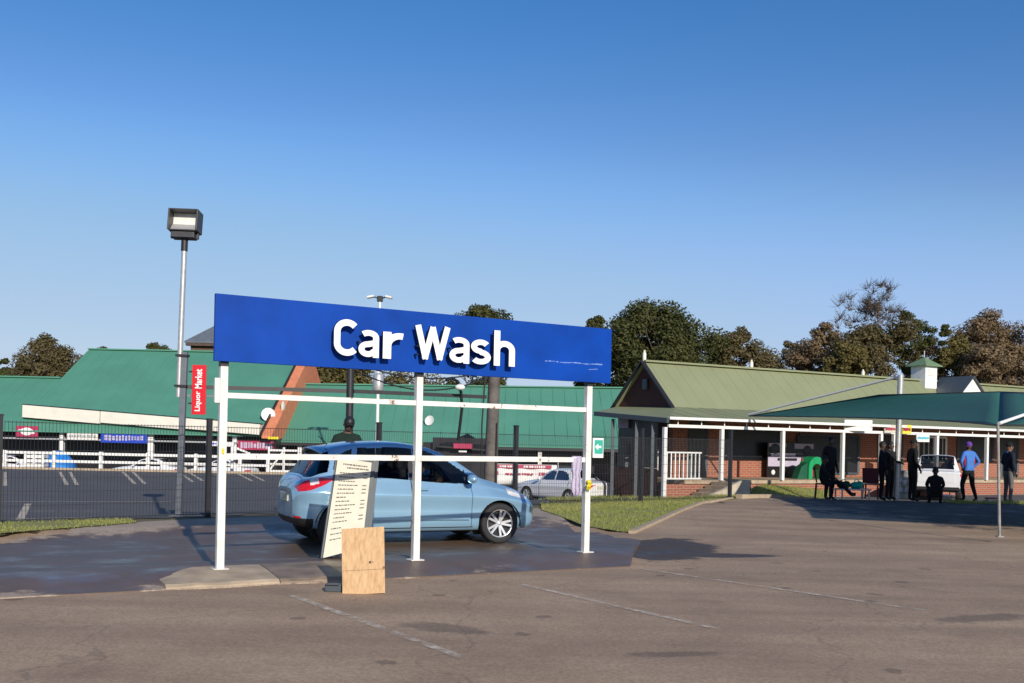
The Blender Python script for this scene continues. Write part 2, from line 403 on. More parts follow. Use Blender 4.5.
    if wet:
        # union of soft ellipses, ragged by noise: (cx, cy, rx, ry, rot)
        mask = None
        sp = nt.nodes.new('ShaderNodeSeparateXYZ'); nt.links.new(v, sp.inputs[0])
        for cx, cy, rx, ry, ro in wet:
            dx = math_(nt, 'SUBTRACT', sp.outputs[0], cx); dy = math_(nt, 'SUBTRACT', sp.outputs[1], cy)
            u = math_(nt, 'DIVIDE', math_(nt, 'ADD', math_(nt, 'MULTIPLY', dx, math.cos(ro)), math_(nt, 'MULTIPLY', dy, math.sin(ro))), rx)
            w = math_(nt, 'DIVIDE', math_(nt, 'SUBTRACT', math_(nt, 'MULTIPLY', dy, math.cos(ro)), math_(nt, 'MULTIPLY', dx, math.sin(ro))), ry)
            d = math_(nt, 'SQRT', math_(nt, 'ADD', math_(nt, 'MULTIPLY', u, u), math_(nt, 'MULTIPLY', w, w)))
            e = math_(nt, 'SUBTRACT', 1.0, d)
            mask = e if mask is None else math_(nt, 'MAXIMUM', mask, e)
        rag = math_(nt, 'SUBTRACT', math_(nt, 'ADD', math_(nt, 'MULTIPLY', tnoise(nt, v, .8, 8, .65), .6), math_(nt, 'MULTIPLY', tnoise(nt, v, 3.5, 8, .75), .4)), .5)
        e = math_(nt, 'ADD', mask, math_(nt, 'MULTIPLY', rag, rags))
        mr = nt.nodes.new('ShaderNodeMapRange'); mr.inputs[1].default_value = -.02; mr.inputs[2].default_value = .16; nt.links.new(e, mr.inputs[0])
        wm = mr.outputs[0]
        c = mixc(nt, wm, c, mixc(nt, f, wetcol, tuple(x*2.2 for x in wetcol)))
        pud = nt.nodes.new('ShaderNodeMapRange'); pud.inputs[1].default_value = puddle[0]; pud.inputs[2].default_value = puddle[1]; nt.links.new(tnoise(nt, v, 1.4, 4), pud.inputs[0])
        wr = nt.nodes.new('ShaderNodeMapRange'); wr.inputs[3].default_value = wrough[0]; wr.inputs[4].default_value = wrough[1]; nt.links.new(pud.outputs[0], wr.inputs[0])
        mxr = nt.nodes.new('ShaderNodeMix'); nt.links.new(wm, mxr.inputs[0]); mxr.inputs[2].default_value = rough; nt.links.new(wr.outputs[0], mxr.inputs[3])
        nt.links.new(mxr.outputs[0], b.inputs['Roughness'])
        bs = math_(nt, 'SUBTRACT', .5, math_(nt, 'MULTIPLY', math_(nt, 'MULTIPLY', wm, pud.outputs[0]), .46))
    else:
        b.inputs['Roughness'].default_value = rough; bs = .5
    nt.links.new(c, b.inputs['Base Color'])
    bp = nt.nodes.new('ShaderNodeBump'); bp.inputs['Distance'].default_value = .006
    if isinstance(bs, float): bp.inputs['Strength'].default_value = bs
    else: nt.links.new(bs, bp.inputs['Strength'])
    nt.links.new(g, bp.inputs['Height']); nt.links.new(bp.outputs[0], b.inputs['Normal'])
    return m
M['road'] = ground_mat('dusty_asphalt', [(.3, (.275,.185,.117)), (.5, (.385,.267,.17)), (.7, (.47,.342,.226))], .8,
    wet=[(2.3,15.1,.8,1.9,-.35), (2.9,14.4,1.1,.28,.1), (11.5,25.0,4.5,6.0,.2)], wetcol=(.045,.034,.028), cracks=.22, puddle=(.5,.7), wrough=(.8,.45), rags=2.2, stains=[(-.55,8.45,.5,.22,-.5), (1.3,7.6,.5,.12,.2), (4.5,9.5,.8,.2,.4)], spots=True)  # last wet ellipse: damp asphalt, enlarged to paint deeper shade under the canopy
M['pad'] = ground_mat('concrete_pad', [(.3, (.29,.22,.165)), (.5, (.37,.295,.225)), (.7, (.44,.36,.28))], 1.2,
    wet=[(-.6,15.4,4.2,4.0,.5), (-4.9,12.3,2.3,3.6,.3), (-3.0,15.0,3.4,2.8,.5), (1.2,14.6,2.0,3.0,-.2), (-1.6,12.0,2.2,.9,.5)], wetcol=(.085,.056,.038), cracks=.15)
M['lot'] = ground_mat('grey_asphalt', [(.3, (.075,.072,.072)), (.5, (.095,.092,.092)), (.7, (.12,.116,.115))], .6)
M['dirt'] = ground_mat('dry_earth', [(.3, (.10,.085,.04)), (.5, (.15,.125,.06)), (.7, (.2,.17,.09))], .5)
M['turf'] = ground_mat('turf', [(.3, (.17,.19,.045)), (.5, (.26,.265,.075)), (.7, (.35,.31,.12))], 1.5)

def lin(a, b, st):
    n = int(round((b-a)/st)); return [a+(b-a)*i/n for i in range(n+1)]
M['kerb_wet'] = mat('damp_kerb_concrete', (.22,.165,.115), .6, var=.35, scale=4, bump=.25, bscale=30)
gx = [-2500,-1200,-600,-300,-150]+lin(-90, 90, 3)+[150,300,600,1200,2500]
gy = [-300,-150,-60]+lin(-30, 120, 3)+[170,300,600,1200,3000]
sheet('ground', gx, gy, lambda x, y: terr(x, y)-.3, None, M['dirt'])
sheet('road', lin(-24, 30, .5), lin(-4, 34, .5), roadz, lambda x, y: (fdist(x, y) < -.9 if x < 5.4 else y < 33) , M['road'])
sheet('parking_lot', lin(-48, 4.5, .5), lin(13, 58, .5), terr, lambda x, y: fdist(x, y) > .2 and not (x > 1.2 and fdist(x, y) < 9), M['lot'])
sheet('service_yard', lin(4.5, 34, .5), lin(33, 46, .5), terr, None, M['lot'])
sheet('verge', lin(-14, 7, .25), lin(8, 30, .25), lambda x, y: terr(x, y)-.012, lambda x, y: -2.2 < fdist(x, y) < 1.4 and not in_poly(x, y, PAD), M['dirt'])
poly_sheet('wash_pad', PAD, padz, M['pad'], step=.3, skirt=.12)
# raised concrete plinth under the left post, cut by a joint
for s0, s1, w0, w1 in ((-3.95, -2.78, .55, .9), (-2.77, -2.02, .9, .95)):
    kb = MB(); n = 8; vs = []; fs = []
    for i in range(n+1):
        t = i/n; w = w0+(w1-w0)*sm(0, .45, t); top = .014*1.0 - (.05*(1-sm(0,.35,t)) if s0 < -3 else 0)
        sec = [(.0,-.14),(.015,-.07),(.06,-.045),(w*.7,top-.012),(w,top),(w+.02,-.14)]
        for k, (ww, z) in enumerate(sec):
            p = F0+FD*(s0+(s1-s0)*t)+FN*(ww+.02*mnoise.noise((s0+t*4, k, 0))); vs.append((p.x, p.y, z+.012*mnoise.noise((s0*3+t*5, k*.7, 5))))
    for i in range(n):
        for k in range(5): fs.append((i*6+k, i*6+k+1, (i+1)*6+k+1, (i+1)*6+k))
    fs += [[0,5,4,3,2,1], [n*6+k for k in range(6)]]
    kb.add(vs, fs); struct(kb.build('kerb', M['conc_kerb'] if s0 < -3 else M['kerb_wet']))
# turf strips along the fence
TURF = [(-10,11.5),(-7.4,14.15),(-6.15,16.5),(-6.6,17.3),(-9.5,14.9),(-12,12.6)]
poly_sheet('turf', TURF, terr, M['turf'], lift=.012, step=.3)
TURF2 = [(1.35,18.15),(2.05,17.35),(4.75,25.2),(6.3,27.7),(5.4,27.9),(3.3,26.3),(.72,23.9),(.66,21.5)]
poly_sheet('turf', TURF2, terr, M['turf'], lift=.012, step=.3)
YARD = [(1.0,25.0),(3.3,26.5),(5.2,28.0),(6.2,28.0),(5.0,33.0),(3.2,36.5),(.6,36)]
poly_sheet('turf', YARD, terr, M['dirt'], lift=.01, step=.4)
BE1 = Vector((.875, .484, 0)); BE2 = Vector((-.484, .875, 0)); K = Vector((5.05, 33.0, 0))
def bp(t, w, z=0.): return K + BE1*t + BE2*w + Vector((0, 0, z))
BANK = [(6.3,27.95),(10.7,33.0),(11.6,36.4),(7.6,34.2),(5.3,32.6)]
def bankz(x, y): return terr(x, y) + .46*sm(2.6, 4.2, (Vector((x, y, 0))-K).dot(BE1))*sm(.1, 3.0, (Vector((x, y, 0))-Vector((6.3,27.95,0))).dot(Vector((-.754,.657,0)))) + .02
poly_sheet('grass_bank', BANK, bankz, M['turf'], lift=.012, step=.4)
VERGE = [(12.2,27.4),(20,29.2),(20,30.3),(12.2,28.3)]
poly_sheet('turf', VERGE, terr, M['turf'], lift=.012, step=.4)
def kerb_line(pts, w=.14, h=.1, m=None):
    k = MB()
    for a, b in zip(pts, pts[1:]):
        a3 = Vector((a[0], a[1], terr(*a)+h/2-.03)); b3 = Vector((b[0], b[1], terr(*b)+h/2-.03)); d = (b3-a3).normalized()
        k.beam(a3+d*.006, b3-d*.006, w, h+.06)
    return struct(k.build('kerb', m or M['conc_kerb']))
kerb_line([(2.1,17.3),(3.0,19.9),(3.9,22.6),(4.8,25.2),(6.1,27.6)], .11, .05)
kerb_line([(6.35,27.85),(7.8,29.5),(9.25,31.2),(10.7,32.9)], .2, .12)
# grass blades on the strips
def blades(name, poly, zf, n, hmin, hmax, label):
    b = MB(); x0, x1 = min(p[0] for p in poly), max(p[0] for p in poly); y0, y1 = min(p[1] for p in poly), max(p[1] for p in poly)
    k = 0; rnd = random.Random(len(name)+n)
    while k < n:
        x, y = rnd.uniform(x0, x1), rnd.uniform(y0, y1)
        if not in_poly(x, y, poly): continue
        if mnoise.noise((x*1.3, y*1.3, 3)) < rnd.uniform(-.6, .1): k += .2; continue
        k += 1; z = zf(x, y); a = rnd.uniform(0, 2*PI); h = rnd.uniform(hmin, hmax); w = rnd.uniform(.006, .014); l = rnd.uniform(0, .6)*h
        c, s_ = math.cos(a), math.sin(a); a2 = rnd.uniform(0, 2*PI)
        b.add([(x-c*w, y-s_*w, z), (x+c*w, y+s_*w, z), (x+math.cos(a2)*l, y+math.sin(a2)*l, z+h)], [(0,1,2)])
    return tag(b.build(name, M['leaf_grass'], recalc=False), label, 'grass', kind='stuff')
blades('grass', TURF, terr, 6000, .02, .06, 'short dry grass strip along the mesh fence at far left')
blades('grass', TURF2, terr, 15000, .02, .06, 'green grass verge between the wash pad and the mesh fence')
blades('grass', BANK, bankz, 9000, .03, .10, 'grass bank in front of the brick verandah')
blades('grass', VERGE, terr, 3500, .04, .12, 'thin grass verge behind the shade canopy people')
blades('grass', YARD, terr, 4500, .03, .12, 'rough dry grass beyond the fence near the white sedan')
# painted lines: worn white stripes on road and lot
def line_mat(name, wear):
    m = bpy.data.materials.new(name); nt, b = nodes(m); b.inputs['Base Color'].default_value = (.62,.53,.42,1); b.inputs['Roughness'].default_value = .9; b.inputs['Specular IOR Level'].default_value = .1
    tc = nt.nodes.new('ShaderNodeTexCoord'); f = tnoise(nt, tc.outputs['Object'], 7, 8, .75)
    mr = nt.nodes.new('ShaderNodeMapRange'); mr.inputs[1].default_value = wear-.12; mr.inputs[2].default_value = wear+.12; nt.links.new(f, mr.inputs[0])
    nt.links.new(mr.outputs[0], b.inputs['Alpha']); return m
M['line_worn'] = line_mat('worn_road_paint', .50); M['line'] = line_mat('road_paint', .40)
def stripe(pts, w, zf, m, lift=.006):
    for a, b in zip(pts, pts[1:]):
        a, b = Vector(a[:2]), Vector(b[:2]); d = (b-a).normalized(); n = Vector((-d.y, d.x))*w/2
        poly_sheet('road_marking', [tuple(a+n), tuple(a-n), tuple(b-n), tuple(b+n)], zf, m, lift, step=.5)
for a, b in (((292,596),(465,659)), ((522,585),(716,629)), ((640,569),(925,611))):
    stripe([G(*a, -.1), G(*b, -.1)], .085, terr, M['line_worn'])
for (x0, y0, x1, y1) in ((5,472,5,486), (60,472,67,485), (70,472,77,485), (123,472,135,484), (133,472,145,484), (180,473,193,482), (190,473,203,481), (238,474,252,481), (250,474,264,481)):
    stripe([G(x0, y0, -.45), G(x1, y1, -.45)], .13, terr, M['line'])
for (x0, y0, x1, y1) in ((0,500.5,172,501), (0,510,100,510), (10,518,90,516), (0,492,60,492.5), (196,480,300,481)):
    stripe([G(x0, y0, -.42), G(x1, y1, -.42)], .1, terr, M['line_worn'] if y0 != 500.5 else M['line'])
stripe([G(12,523,-.2), G(28,502,-.4)], .16, terr, M['line'])
# ------------------------------------------------------------------ car wash frame and sign
pl, pm, pr = G(219.5, 569, 0.0), G(415.5, 560, 0.0), G(585, 552, 0.0)
AX = Vector((pr.x-pl.x, pr.y-pl.y, 0)).normalized(); AN = Vector((AX.y, -AX.x, 0))      # along the frame, towards the camera
pm = pl + AX*(pm-pl).dot(AX)
rz = math.atan2(AX.y, AX.x); L = (pr-pl).length; mid = (pm-pl).length
wash = thing('car_wash_sign', 'long blue signboard reading Car Wash in white letters on three white posts', 'sign', pl, rz)
for u, nm in ((0, 'post'), (mid, 'post'), (L, 'post')):
    b = MB(); b.box((u, 0, 1.12), (.085, .085, 2.27), 0, bev=.006); b.box((u, 0, 2.32), (.09, .09, .14), 1)
    b.box((u, 0, .004), (.17, .17, .012), 0)
    if u == 0: b.box((u-.07, .0, 1.98), (.06, .06, .28), 0, bev=.01); b.tube([(u+.0, -.046, 1.28), (u, -.046, 1.34)], .012, 8, 2)
    b.build('post', [M['whitedirty'], M['dark_metal'], M['yellow']], wash)
for z, w in ((1.93, .06), (1.252, .065)):
    b = MB()
    for u0, u1 in ((.045, mid-.045), (mid+.045, L-.045)): b.box(((u0+u1)/2, 0, z), (u1-u0, .045, w), 0)
    b.build('rail', M['whitedirty'], wash)
bt = MB()
B0, B1, BZ0, BZ1 = -.13, L+.30, 2.30, 3.04
bt.box(((B0+B1)/2, -.075, (BZ0+BZ1)/2), (B1-B0, .05, BZ1-BZ0), 0, bev=.004)
board = bt.build('signboard', M['blue_board'], wash)
fb = MB()
fb.box(((B0+B1)/2, -.022, BZ0+.09), (B1-B0-.1, .045, .05)); fb.box(((B0+B1)/2, -.022, BZ1-.09), (B1-B0-.1, .045, .05))
for u in (0, mid, L): fb.box((u, 0.0, (BZ0+BZ1)/2+.1), (.08, .05, .5))
fb.build('back_bracket', M['dark_metal'], wash)
# pale scrape across the right end of the board
sc = MB(); rnd = random.Random(3)
for k in range(16):
    u = L-.75+k*.058; sc.box((u, -.1012, 2.545+.004*math.sin(k)), (.03+rnd.random()*.04, .0016, .006+rnd.random()*.012), 0)
sc.build('scrape', M['scrape'], board); sc = MB()
for k in range(5): sc.box((L-.06+k*.03, -.1012, 2.47+.003*k), (.02+rnd.random()*.02, .0016, .008), 0)
sc.build('scrape', M['scrape'], board)
def board_u(x, y=345):
    """distance along the board at which the board face is seen at column x"""
    u0, u1 = -1., 8.
    for _ in range(50):
        um = (u0+u1)/2; p = pl + AX*um + AN*.23
        if p.x/p.y < ray(x, y)[0]: u0 = um
        else: u1 = um
    return um
BASE, CAP = 2.432, .43
def arc(cx, cy, rx, ry, a0, a1, n=14): return [(cx+rx*math.cos(R(a0+(a1-a0)*i/n)), cy+ry*math.sin(R(a0+(a1-a0)*i/n))) for i in range(n+1)]
# centre lines of a plain bold grotesque, unit = cap height; w = stroke width
SW = .172
GLYPH = {
 'C': [arc(.36,.66,.265,.245,38,180,12)+arc(.36,.34,.265,.245,180,322,12)],
 'a': [arc(.275,.545,.19,.125,140,0,10)+[(.465,.40),(.465,.0)], [(.46,.41)]+arc(.255,.225,.165,.135,88,330,14)+[(.465,.20)]],
 'r': [[(.10,.0),(.10,.74)], arc(.37,.36,.27,.28,180,78,12)],
 'W': [[(.06,1.0),(.30,.06)],[(.27,.06),(.51,.97)],[(.49,.97),(.73,.06)],[(.70,.06),(.94,1.0)]],
 's': [arc(.275,.52,.175,.13,28,180,10)+arc(.275,.52,.175,.13,180,265,6)[1:]+arc(.275,.215,.19,.14,82,0,6)+arc(.275,.215,.19,.13,0,-150,12)[1:]],
 'h': [[(.10,.0),(.10,1.03)], arc(.315,.455,.215,.20,170,0,12)+[(.53,0)]],
}
def letter_mesh(ch, u0, u1):
    """flat strokes with a deep return, set off the board; every stroke a hair apart in depth"""
    b = MB(); polys = []
    for st_ in GLYPH[ch]:
        pts = [Vector((p[0], p[1], 0)) for p in st_]; L_, R_ = [], []
        for i, p in enumerate(pts):
            d = (pts[min(i+1, len(pts)-1)]-pts[max(i-1, 0)]).normalized(); n = Vector((-d.y, d.x, 0))*SW/2*(.9 if ch in 'as' else 1)
            L_.append(p+n); R_.append(p-n)
        polys.append((L_, R_))
    xs_ = [v.x for l, r in polys for v in l+r]; x0, x1 = min(xs_), max(xs_)
    for k, (l, r) in enumerate(polys):
        yf, yb = -.232-.0015*k, -.192+.0011*k
        T_ = lambda v, y: (u0+(u1-u0)*(v.x-x0)/(x1-x0), y, BASE+CAP*v.y)
        n = len(l)
        vs = [T_(v, yf) for v in l]+[T_(v, yf) for v in r]+[T_(v, yb) for v in l]+[T_(v, yb) for v in r]
        fr = [(i, i+1, n+i+1, n+i) for i in range(n-1)]; bk = [(2*n+i, 3*n+i, 3*n+i+1, 2*n+i+1) for i in range(n-1)]
        sd_ = [(i, 2*n+i, 2*n+i+1, i+1) for i in range(n-1)]+[(n+i, n+i+1, 3*n+i+1, 3*n+i) for i in range(n-1)]+[(0, n, 3*n, 2*n), (n-1, 3*n-1, 4*n-1, 2*n-1)]
        b.add(vs, fr, 0); b.f += [[j+len(b.v)-4*n for j in f] for f in bk+sd_]; b.m += [1]*len(bk+sd_); b.sm += [False]*len(bk+sd_)
    for k in (.3, .7): b.tube([(u0+(u1-u0)*.12, -.10, BASE+CAP*k*.6), (u0+(u1-u0)*.12, -.195, BASE+CAP*k*.6)], .012, 6, 1)
    o = b.build('letter', [M['letter_white'], M['letter_side']], board); return o
for ch, x0, x1, y in (('C',334.5,357.5,340),('a',359,379.5,345),('r',383.5,404,345),('W',415.5,450.5,345),('a',450,470,350),('s',471.5,491.5,350),('h',494.5,515.5,352)):
    letter_mesh(ch, board_u(x0-.6, y), board_u(x1-.6, y))

# rear pipe frame: dark pole with beams to the lamp post and the timber pole
rp = P(349, 440, 18.9); rp.z = -.05
lampP = G(178.5, 516, 0.0)
timP = P(491, 440, 20.3); timP.z = -.05
rf = thing('rear_frame', 'dark pole with dark pipe beams behind the car, joining lamp post to timber pole', 'frame', (rp.x, rp.y, rp.z))
def loc(p): return Vector(p) - Vector((rp.x, rp.y, rp.z))
b = MB(); b.tube([(0,0,0), (0,0,3.3)], .07, 10); b.build('pole', M['dark_metal'], rf)
b = MB(); la = Vector((lampP.x, lampP.y, 2.34)); ti = Vector((timP.x, timP.y, 2.36)); me_ = Vector((rp.x, rp.y, 2.36))
d1 = (me_-la).normalized(); d2 = (ti-me_).normalized()
b.beam(loc(la+d1*.1), loc(me_-d1*.075), .05, .07); b.beam(loc(me_+d2*.075), loc(ti-d2*.13), .05, .07); b.build('beam', M['dark_metal'], rf)
b = MB(); b.beam(loc(la+d1*.1+Vector((0,0,-.16))), loc(me_-d1*.075+Vector((0,0,-.14))), .035, .035); b.build('beam', M['greypole'], rf)
b = MB()
for k in range(3):
    pts = []
    for i in range(13):
        t = i/12; q = me_.lerp(ti, t)*1.0; q.z = 3.05 - .12*k - (.25+.18*k)*4*t*(1-t)*.6; q.y += .05*k-.05; pts.append(loc(q))
    b.tube(pts, .016, 6)
b.build('cable', M['black'], rf)
hp = thing('hanging_hose', 'black hose hanging in a loop from the cables beside the timber pole', 'hose', P(459, 383, 19.6))
b = MB(); o0 = P(459, 383, 19.6)
b.tube([P(x, y, 19.6+.1*i)-o0 for i, (x, y) in enumerate(((446,380),(452,378),(457,381),(461,392),(462,408),(460,425),(458,440)))], .03, 8); b.build('hose', M['black'], hp)
b = MB(); b.ball((.02,.05,-.08), (.1,.07,.06)); b.build('hook_plate', M['white'], hp)

tp = thing('timber_pole', 'weathered grey timber pole standing behind the blue hatchback', 'pole', timP)
b = MB(); b.tube([(0,0,0), (.01,0,1.), (.025,0,2.), (.05,0,3.4)], [.145,.135,.125,.115], 12); b.build('trunk', M['timber'], tp)
b = MB(); b.tube([(-.17,-.1,.6), (-.19,-.1,1.8), (-.14,-.12,2.9)], .016, 6); b.tube([(.12,-.16,.2), (.12,-.15,1.9)], .012, 6); b.build('cable', M['black'], tp)
# dark gazebo tent with a red band, beyond the fence behind the bonnet
gz = P(462, 475, 30); gz.z = terr(gz.x, gz.y)
gt = thing('kiosk_hut', 'small black roofed kiosk with a red sign band seen over the car windscreen', 'kiosk', gz)
b = MB(); b.box((-.1,.6,1.0), (1.6,1.2,2.0)); b.box((-.95,.7,1.05), (.5,1.0,1.6)); b.build('wall', M['dark_shop'], gt)
zt = CAM_H + (440-436)/1000*30 - gz.z; ze = CAM_H-(447-440)/1000*30 - gz.z
b = MB(); ap = Vector((.12,.6,zt+.05)); cs = [Vector((-.75,-.25,ze)), Vector((.95,-.25,ze-.1)), Vector((.95,1.5,ze-.1)), Vector((-.75,1.5,ze))]
for i in range(4): b.prism([cs[i], cs[(i+1) % 4], ap], (0,0,-.05))
b.build('roof', M['black'], gt)
b = MB(); b.box((.02,-.31,ze-.0), (.56,.05,.16), 0, bev=.01); b.build('sign_band', M['pink'], gt)
b = MB(); b.box((.02,-.32,ze-.16), (.24,.02,.05)); b.build('sign_plate', M['whitedirty'], gt)

# ------------------------------------------------------------------ lamp post with floodlight
lp = thing('lamp_post', 'tall lamp post, slim pale pipe clamped to a dark grey pole with a boxy floodlight', 'lamp post', lampP); lp.rotation_euler.y = R(1.1)
hL = CAM_H + (433-352)/1000*lampP.y
b = MB(); b.box((0,0,hL/2), (.1,.1,hL), 0, bev=.008); b.box((0,0,.01), (.26,.26,.03)); b.build('pole', M['greypole'], lp)
ht = CAM_H + (433.4-236)/1000*lampP.y
b = MB(); b.tube([(-.085,-.01,2.15), (-.085,-.01,ht-.28)], .048, 12, 0); b.tube([(-.085,-.01,ht-.28), (-.085,-.01,ht+.06)], .06, 12, 1)
for z in (2.35, 2.9): b.box((-.04,-.01,z), (.22,.14,.04), 1)
b.build('pipe', [M['galv'], M['dark_metal']], lp)
hd = MB(); C0 = Vector((-.085,-.02,ht+.24)); HS = .82
T = Matrix.Rotation(R(-6), 4, 'X')
# open front housing: back, four visor sides, glass, lower ballast box
def hb(c, d, mi): hd.box(C0 + T @ (Vector(c)*HS), Vector(d)*HS, mi, M=T, bev=.006)
hb((0,.16,0), (.60,.08,.44), 0); hb((-.31,0,.01), (.03,.40,.47), 0); hb((.31,0,.01), (.03,.40,.47), 0); hb((0,0,.235), (.65,.40,.025), 0); hb((0,0,-.225), (.62,.36,.025), 0)
hb((0,.0,-.31), (.50,.26,.13), 0); hb((-.28,.05,-.28), (.05,.08,.16), 0); hb((.28,.05,-.28), (.05,.08,.16), 0)
house = hd.build('lamp_head', mat('lamp_housing', (.05,.05,.055), .5, var=.2), lp)
g = MB(); g.box(C0 + T @ Vector((0,-.0,-.09)), (.48,.15,.012), 0, M=T @ Matrix.Rotation(R(50), 4, 'X')); g.build('lower_reflector', M['alloy'], house)
g = MB(); g.box(C0 + T @ Vector((0,.08,.07)), (.48,.02,.22), 0, M=T); g.build('upper_reflector', M['whitedirty'], house)

# red banner on the pole
bn_o = Vector((lampP.x+.21, lampP.y-.03, 0))
bx0, bx1 = P(192, 390, lampP.y-.03).x, P(206, 390, lampP.y-.03).x
bz1, bz0 = P(199, 365, lampP.y-.03).z, P(197, 414.5, lampP.y-.03).z
bn = thing('banner_sign', 'narrow red vertical banner lettered in white on the lamp post', 'sign', ((bx0+bx1)/2, lampP.y-.03, bz0))
b = MB(); b.box((0,0,(bz1-bz0)/2), (bx1-bx0, .02, bz1-bz0), 0, bev=.003); panel = b.build('panel', M['red'], bn)
for z in (.2, (bz1-bz0)-.12): b = MB(); b.box((-.14,.04,z), (.12,.03,.03)); b.build('bracket', M['dark_metal'], bn)
for word, z0, z1 in (('Liquor', .06, .42), ('Market', .47, .82)):
    me = text_mesh(word, offset=.025, extrude=.02); cc = np.array([v.co[:] for v in me.vertices]); mn, mx_ = cc.min(0), cc.max(0)
    for v in me.vertices:
        t = (v.co.x-mn[0])/(mx_[0]-mn[0]); q = (v.co.y-mn[1])/(mx_[1]-mn[1])
        v.co = (.055-.125*q, -.0115-.004*((v.co.z-mn[2])/(mx_[2]-mn[2])), z0+(z1-z0)*t)
    me.materials.clear(); me.materials.append(M['letter_white']); me.update()
    lo = bpy.data.objects.new('lettering', me); COL.objects.link(lo); lo.parent = panel

# ------------------------------------------------------------------ A-board with price list, plywood sheet, cloths, exit sign
AC = G(343, 562, -.04)
sa = thing('sandwich_board', 'tall cream price list board in a dark slate frame, leaning beside the car', 'sign board', AC, R(6))
def apt(x, y, d): return P(x, y, d)
dn, dt = AC.y, AC.y+.26
quad = [P(323,558,dn-.06), P(362,548,dn+.10), P(372,462,dt+.08), P(338,457,dt-.02)]
inv = Matrix.Rotation(-R(6), 4, 'Z') @ Matrix.Translation(-AC)
q = [inv @ p for p in quad]
nrm = (q[1]-q[0]).cross(q[3]-q[0]).normalized()
if nrm.y > 0: nrm = -nrm
b = MB(); b.prism(q, -nrm*.012); sheet_ = b.build('price_panel', M['cream'], sa)
def qp(u, v, lift): return (q[0]*(1-u)+q[1]*u)*(1-v) + (q[3]*(1-u)+q[2]*u)*v + nrm*lift
b = MB()
e = .05
b.beam(qp(-.03,1.012,-.01), qp(1.03,1.012,-.01), .035, .035)
b.beam(qp(-.035,-.0,-.012), qp(-.035,1.03,-.012), .02, .03); b.beam(qp(1.06,.0,-.02), qp(1.06,1.03,-.02), .05, .05); b.beam(qp(1.16,.0,-.06), qp(1.16,1.03,-.06), .05, .04)
bb = [qp(-.03,1.01,-.04), qp(1.1,1.01,-.04), qp(1.1,.02,-.34), qp(-.03,.02,-.34)]
b.prism(bb, -nrm*.02)
b.build('frame', M['slate'], sa)
b = MB(); rnd = random.Random(5)
rows = [(.93,.18,.9,.012),(.895,.3,.85,.012)]
for i in range(13): rows.append((.84-.042*i, .12, .12+rnd.uniform(.25,.5), .009))
for i in range(3): rows.append((.27-.055*i, .1, .1+rnd.uniform(.15,.38), .009))
for i, (v, u0, u1, h) in enumerate(rows):
    u = u0; b = MB()
    while u < u1:
        w = rnd.uniform(.03,.09); b.prism([qp(u,v,.001), qp(u+w,v,.001), qp(u+w,v+h*1.2,.001), qp(u,v+h*1.2,.001)], nrm*.0015); u += w+.018
    if 1 < i < 15 and i % 4: b.prism([qp(.8,v,.001), qp(.92,v,.001), qp(.92,v+h*1.2,.001), qp(.8,v+h*1.2,.001)], nrm*.0015)
    b.build('price_row', M['clothgrey'], sheet_)

pwp = G(364, 594, -.1)
pw = thing('plywood_board', 'bare plywood sheet with a dark knot propped upright on a grey block', 'board', pwp, R(2))
inv = Matrix.Rotation(-R(2), 4, 'Z') @ Matrix.Translation(-pwp)
dd = pwp.y
q2 = [inv @ p for p in (P(342.5,595,dd), P(385,593,dd), P(384,526.5,dd+.14), P(341.5,529,dd+.14))]
b = MB(); n2 = (q2[1]-q2[0]).cross(q2[3]-q2[0]).normalized(); n2 = n2 if n2.y > 0 else -n2
b.prism(q2, n2*.018); o = b.build('sheet', M['ply'], pw)
kn = q2[0].lerp(q2[1],.66).lerp(q2[3].lerp(q2[2],.66),.47)-n2*.001; b = MB(); b.tube([kn, kn-n2*.0015], .013, 10); b.tube([kn+Vector((.03,0,.004)), kn+Vector((.03,0,.004))-n2*.0015], .006, 8); b.build('knot', M['bark'], o)
b = MB(); b.beam(q2[0].lerp(q2[3],.36)-n2*.001, q2[1].lerp(q2[2],.36)-n2*.001, .003, .0035); b.build('seam', mat('ply_seam', (.22,.13,.07), .8), o)
b = MB(); b.beam(q2[3].lerp(q2[2],.3)+n2*.03, q2[0].lerp(q2[1],.3)+n2*.42, .04, .03); b.build('prop', M['timber'], pw)
bl = thing('concrete_block', 'small grey block on the ground at the left foot of the plywood', 'block', G(333, 592, -.1))
b = MB(); b.box((0,.05,.04), (.17,.12,.08), 0, bev=.01); b.box((.0,-.02,.085), (.13,.05,.012)); b.build('block', M['slate'], bl)

ex = P(598, 448, pr.y+.12)
sg = thing('arrow_sign', 'small green and white sign with a white arrow on the right white post', 'sign', ex, R(14))
b = MB(); b.box((0,0,0), (.155,.012,.27), 0, bev=.003); pb = b.build('plate', M['white'], sg)
b = MB(); b.box((.008,-.0075,.015), (.12,.003,.19), 0); g1 = b.build('green_field', M['teal_sign'], pb)
b = MB(); b.prism([(-.045,-.0092,.015),(0,-.0092,.06),(0,-.0092,-.03)], (0,-.002,0)); b.box((.02,-.0102,.015), (.045,.002,.03)); b.build('arrow', M['letter_white'], g1)

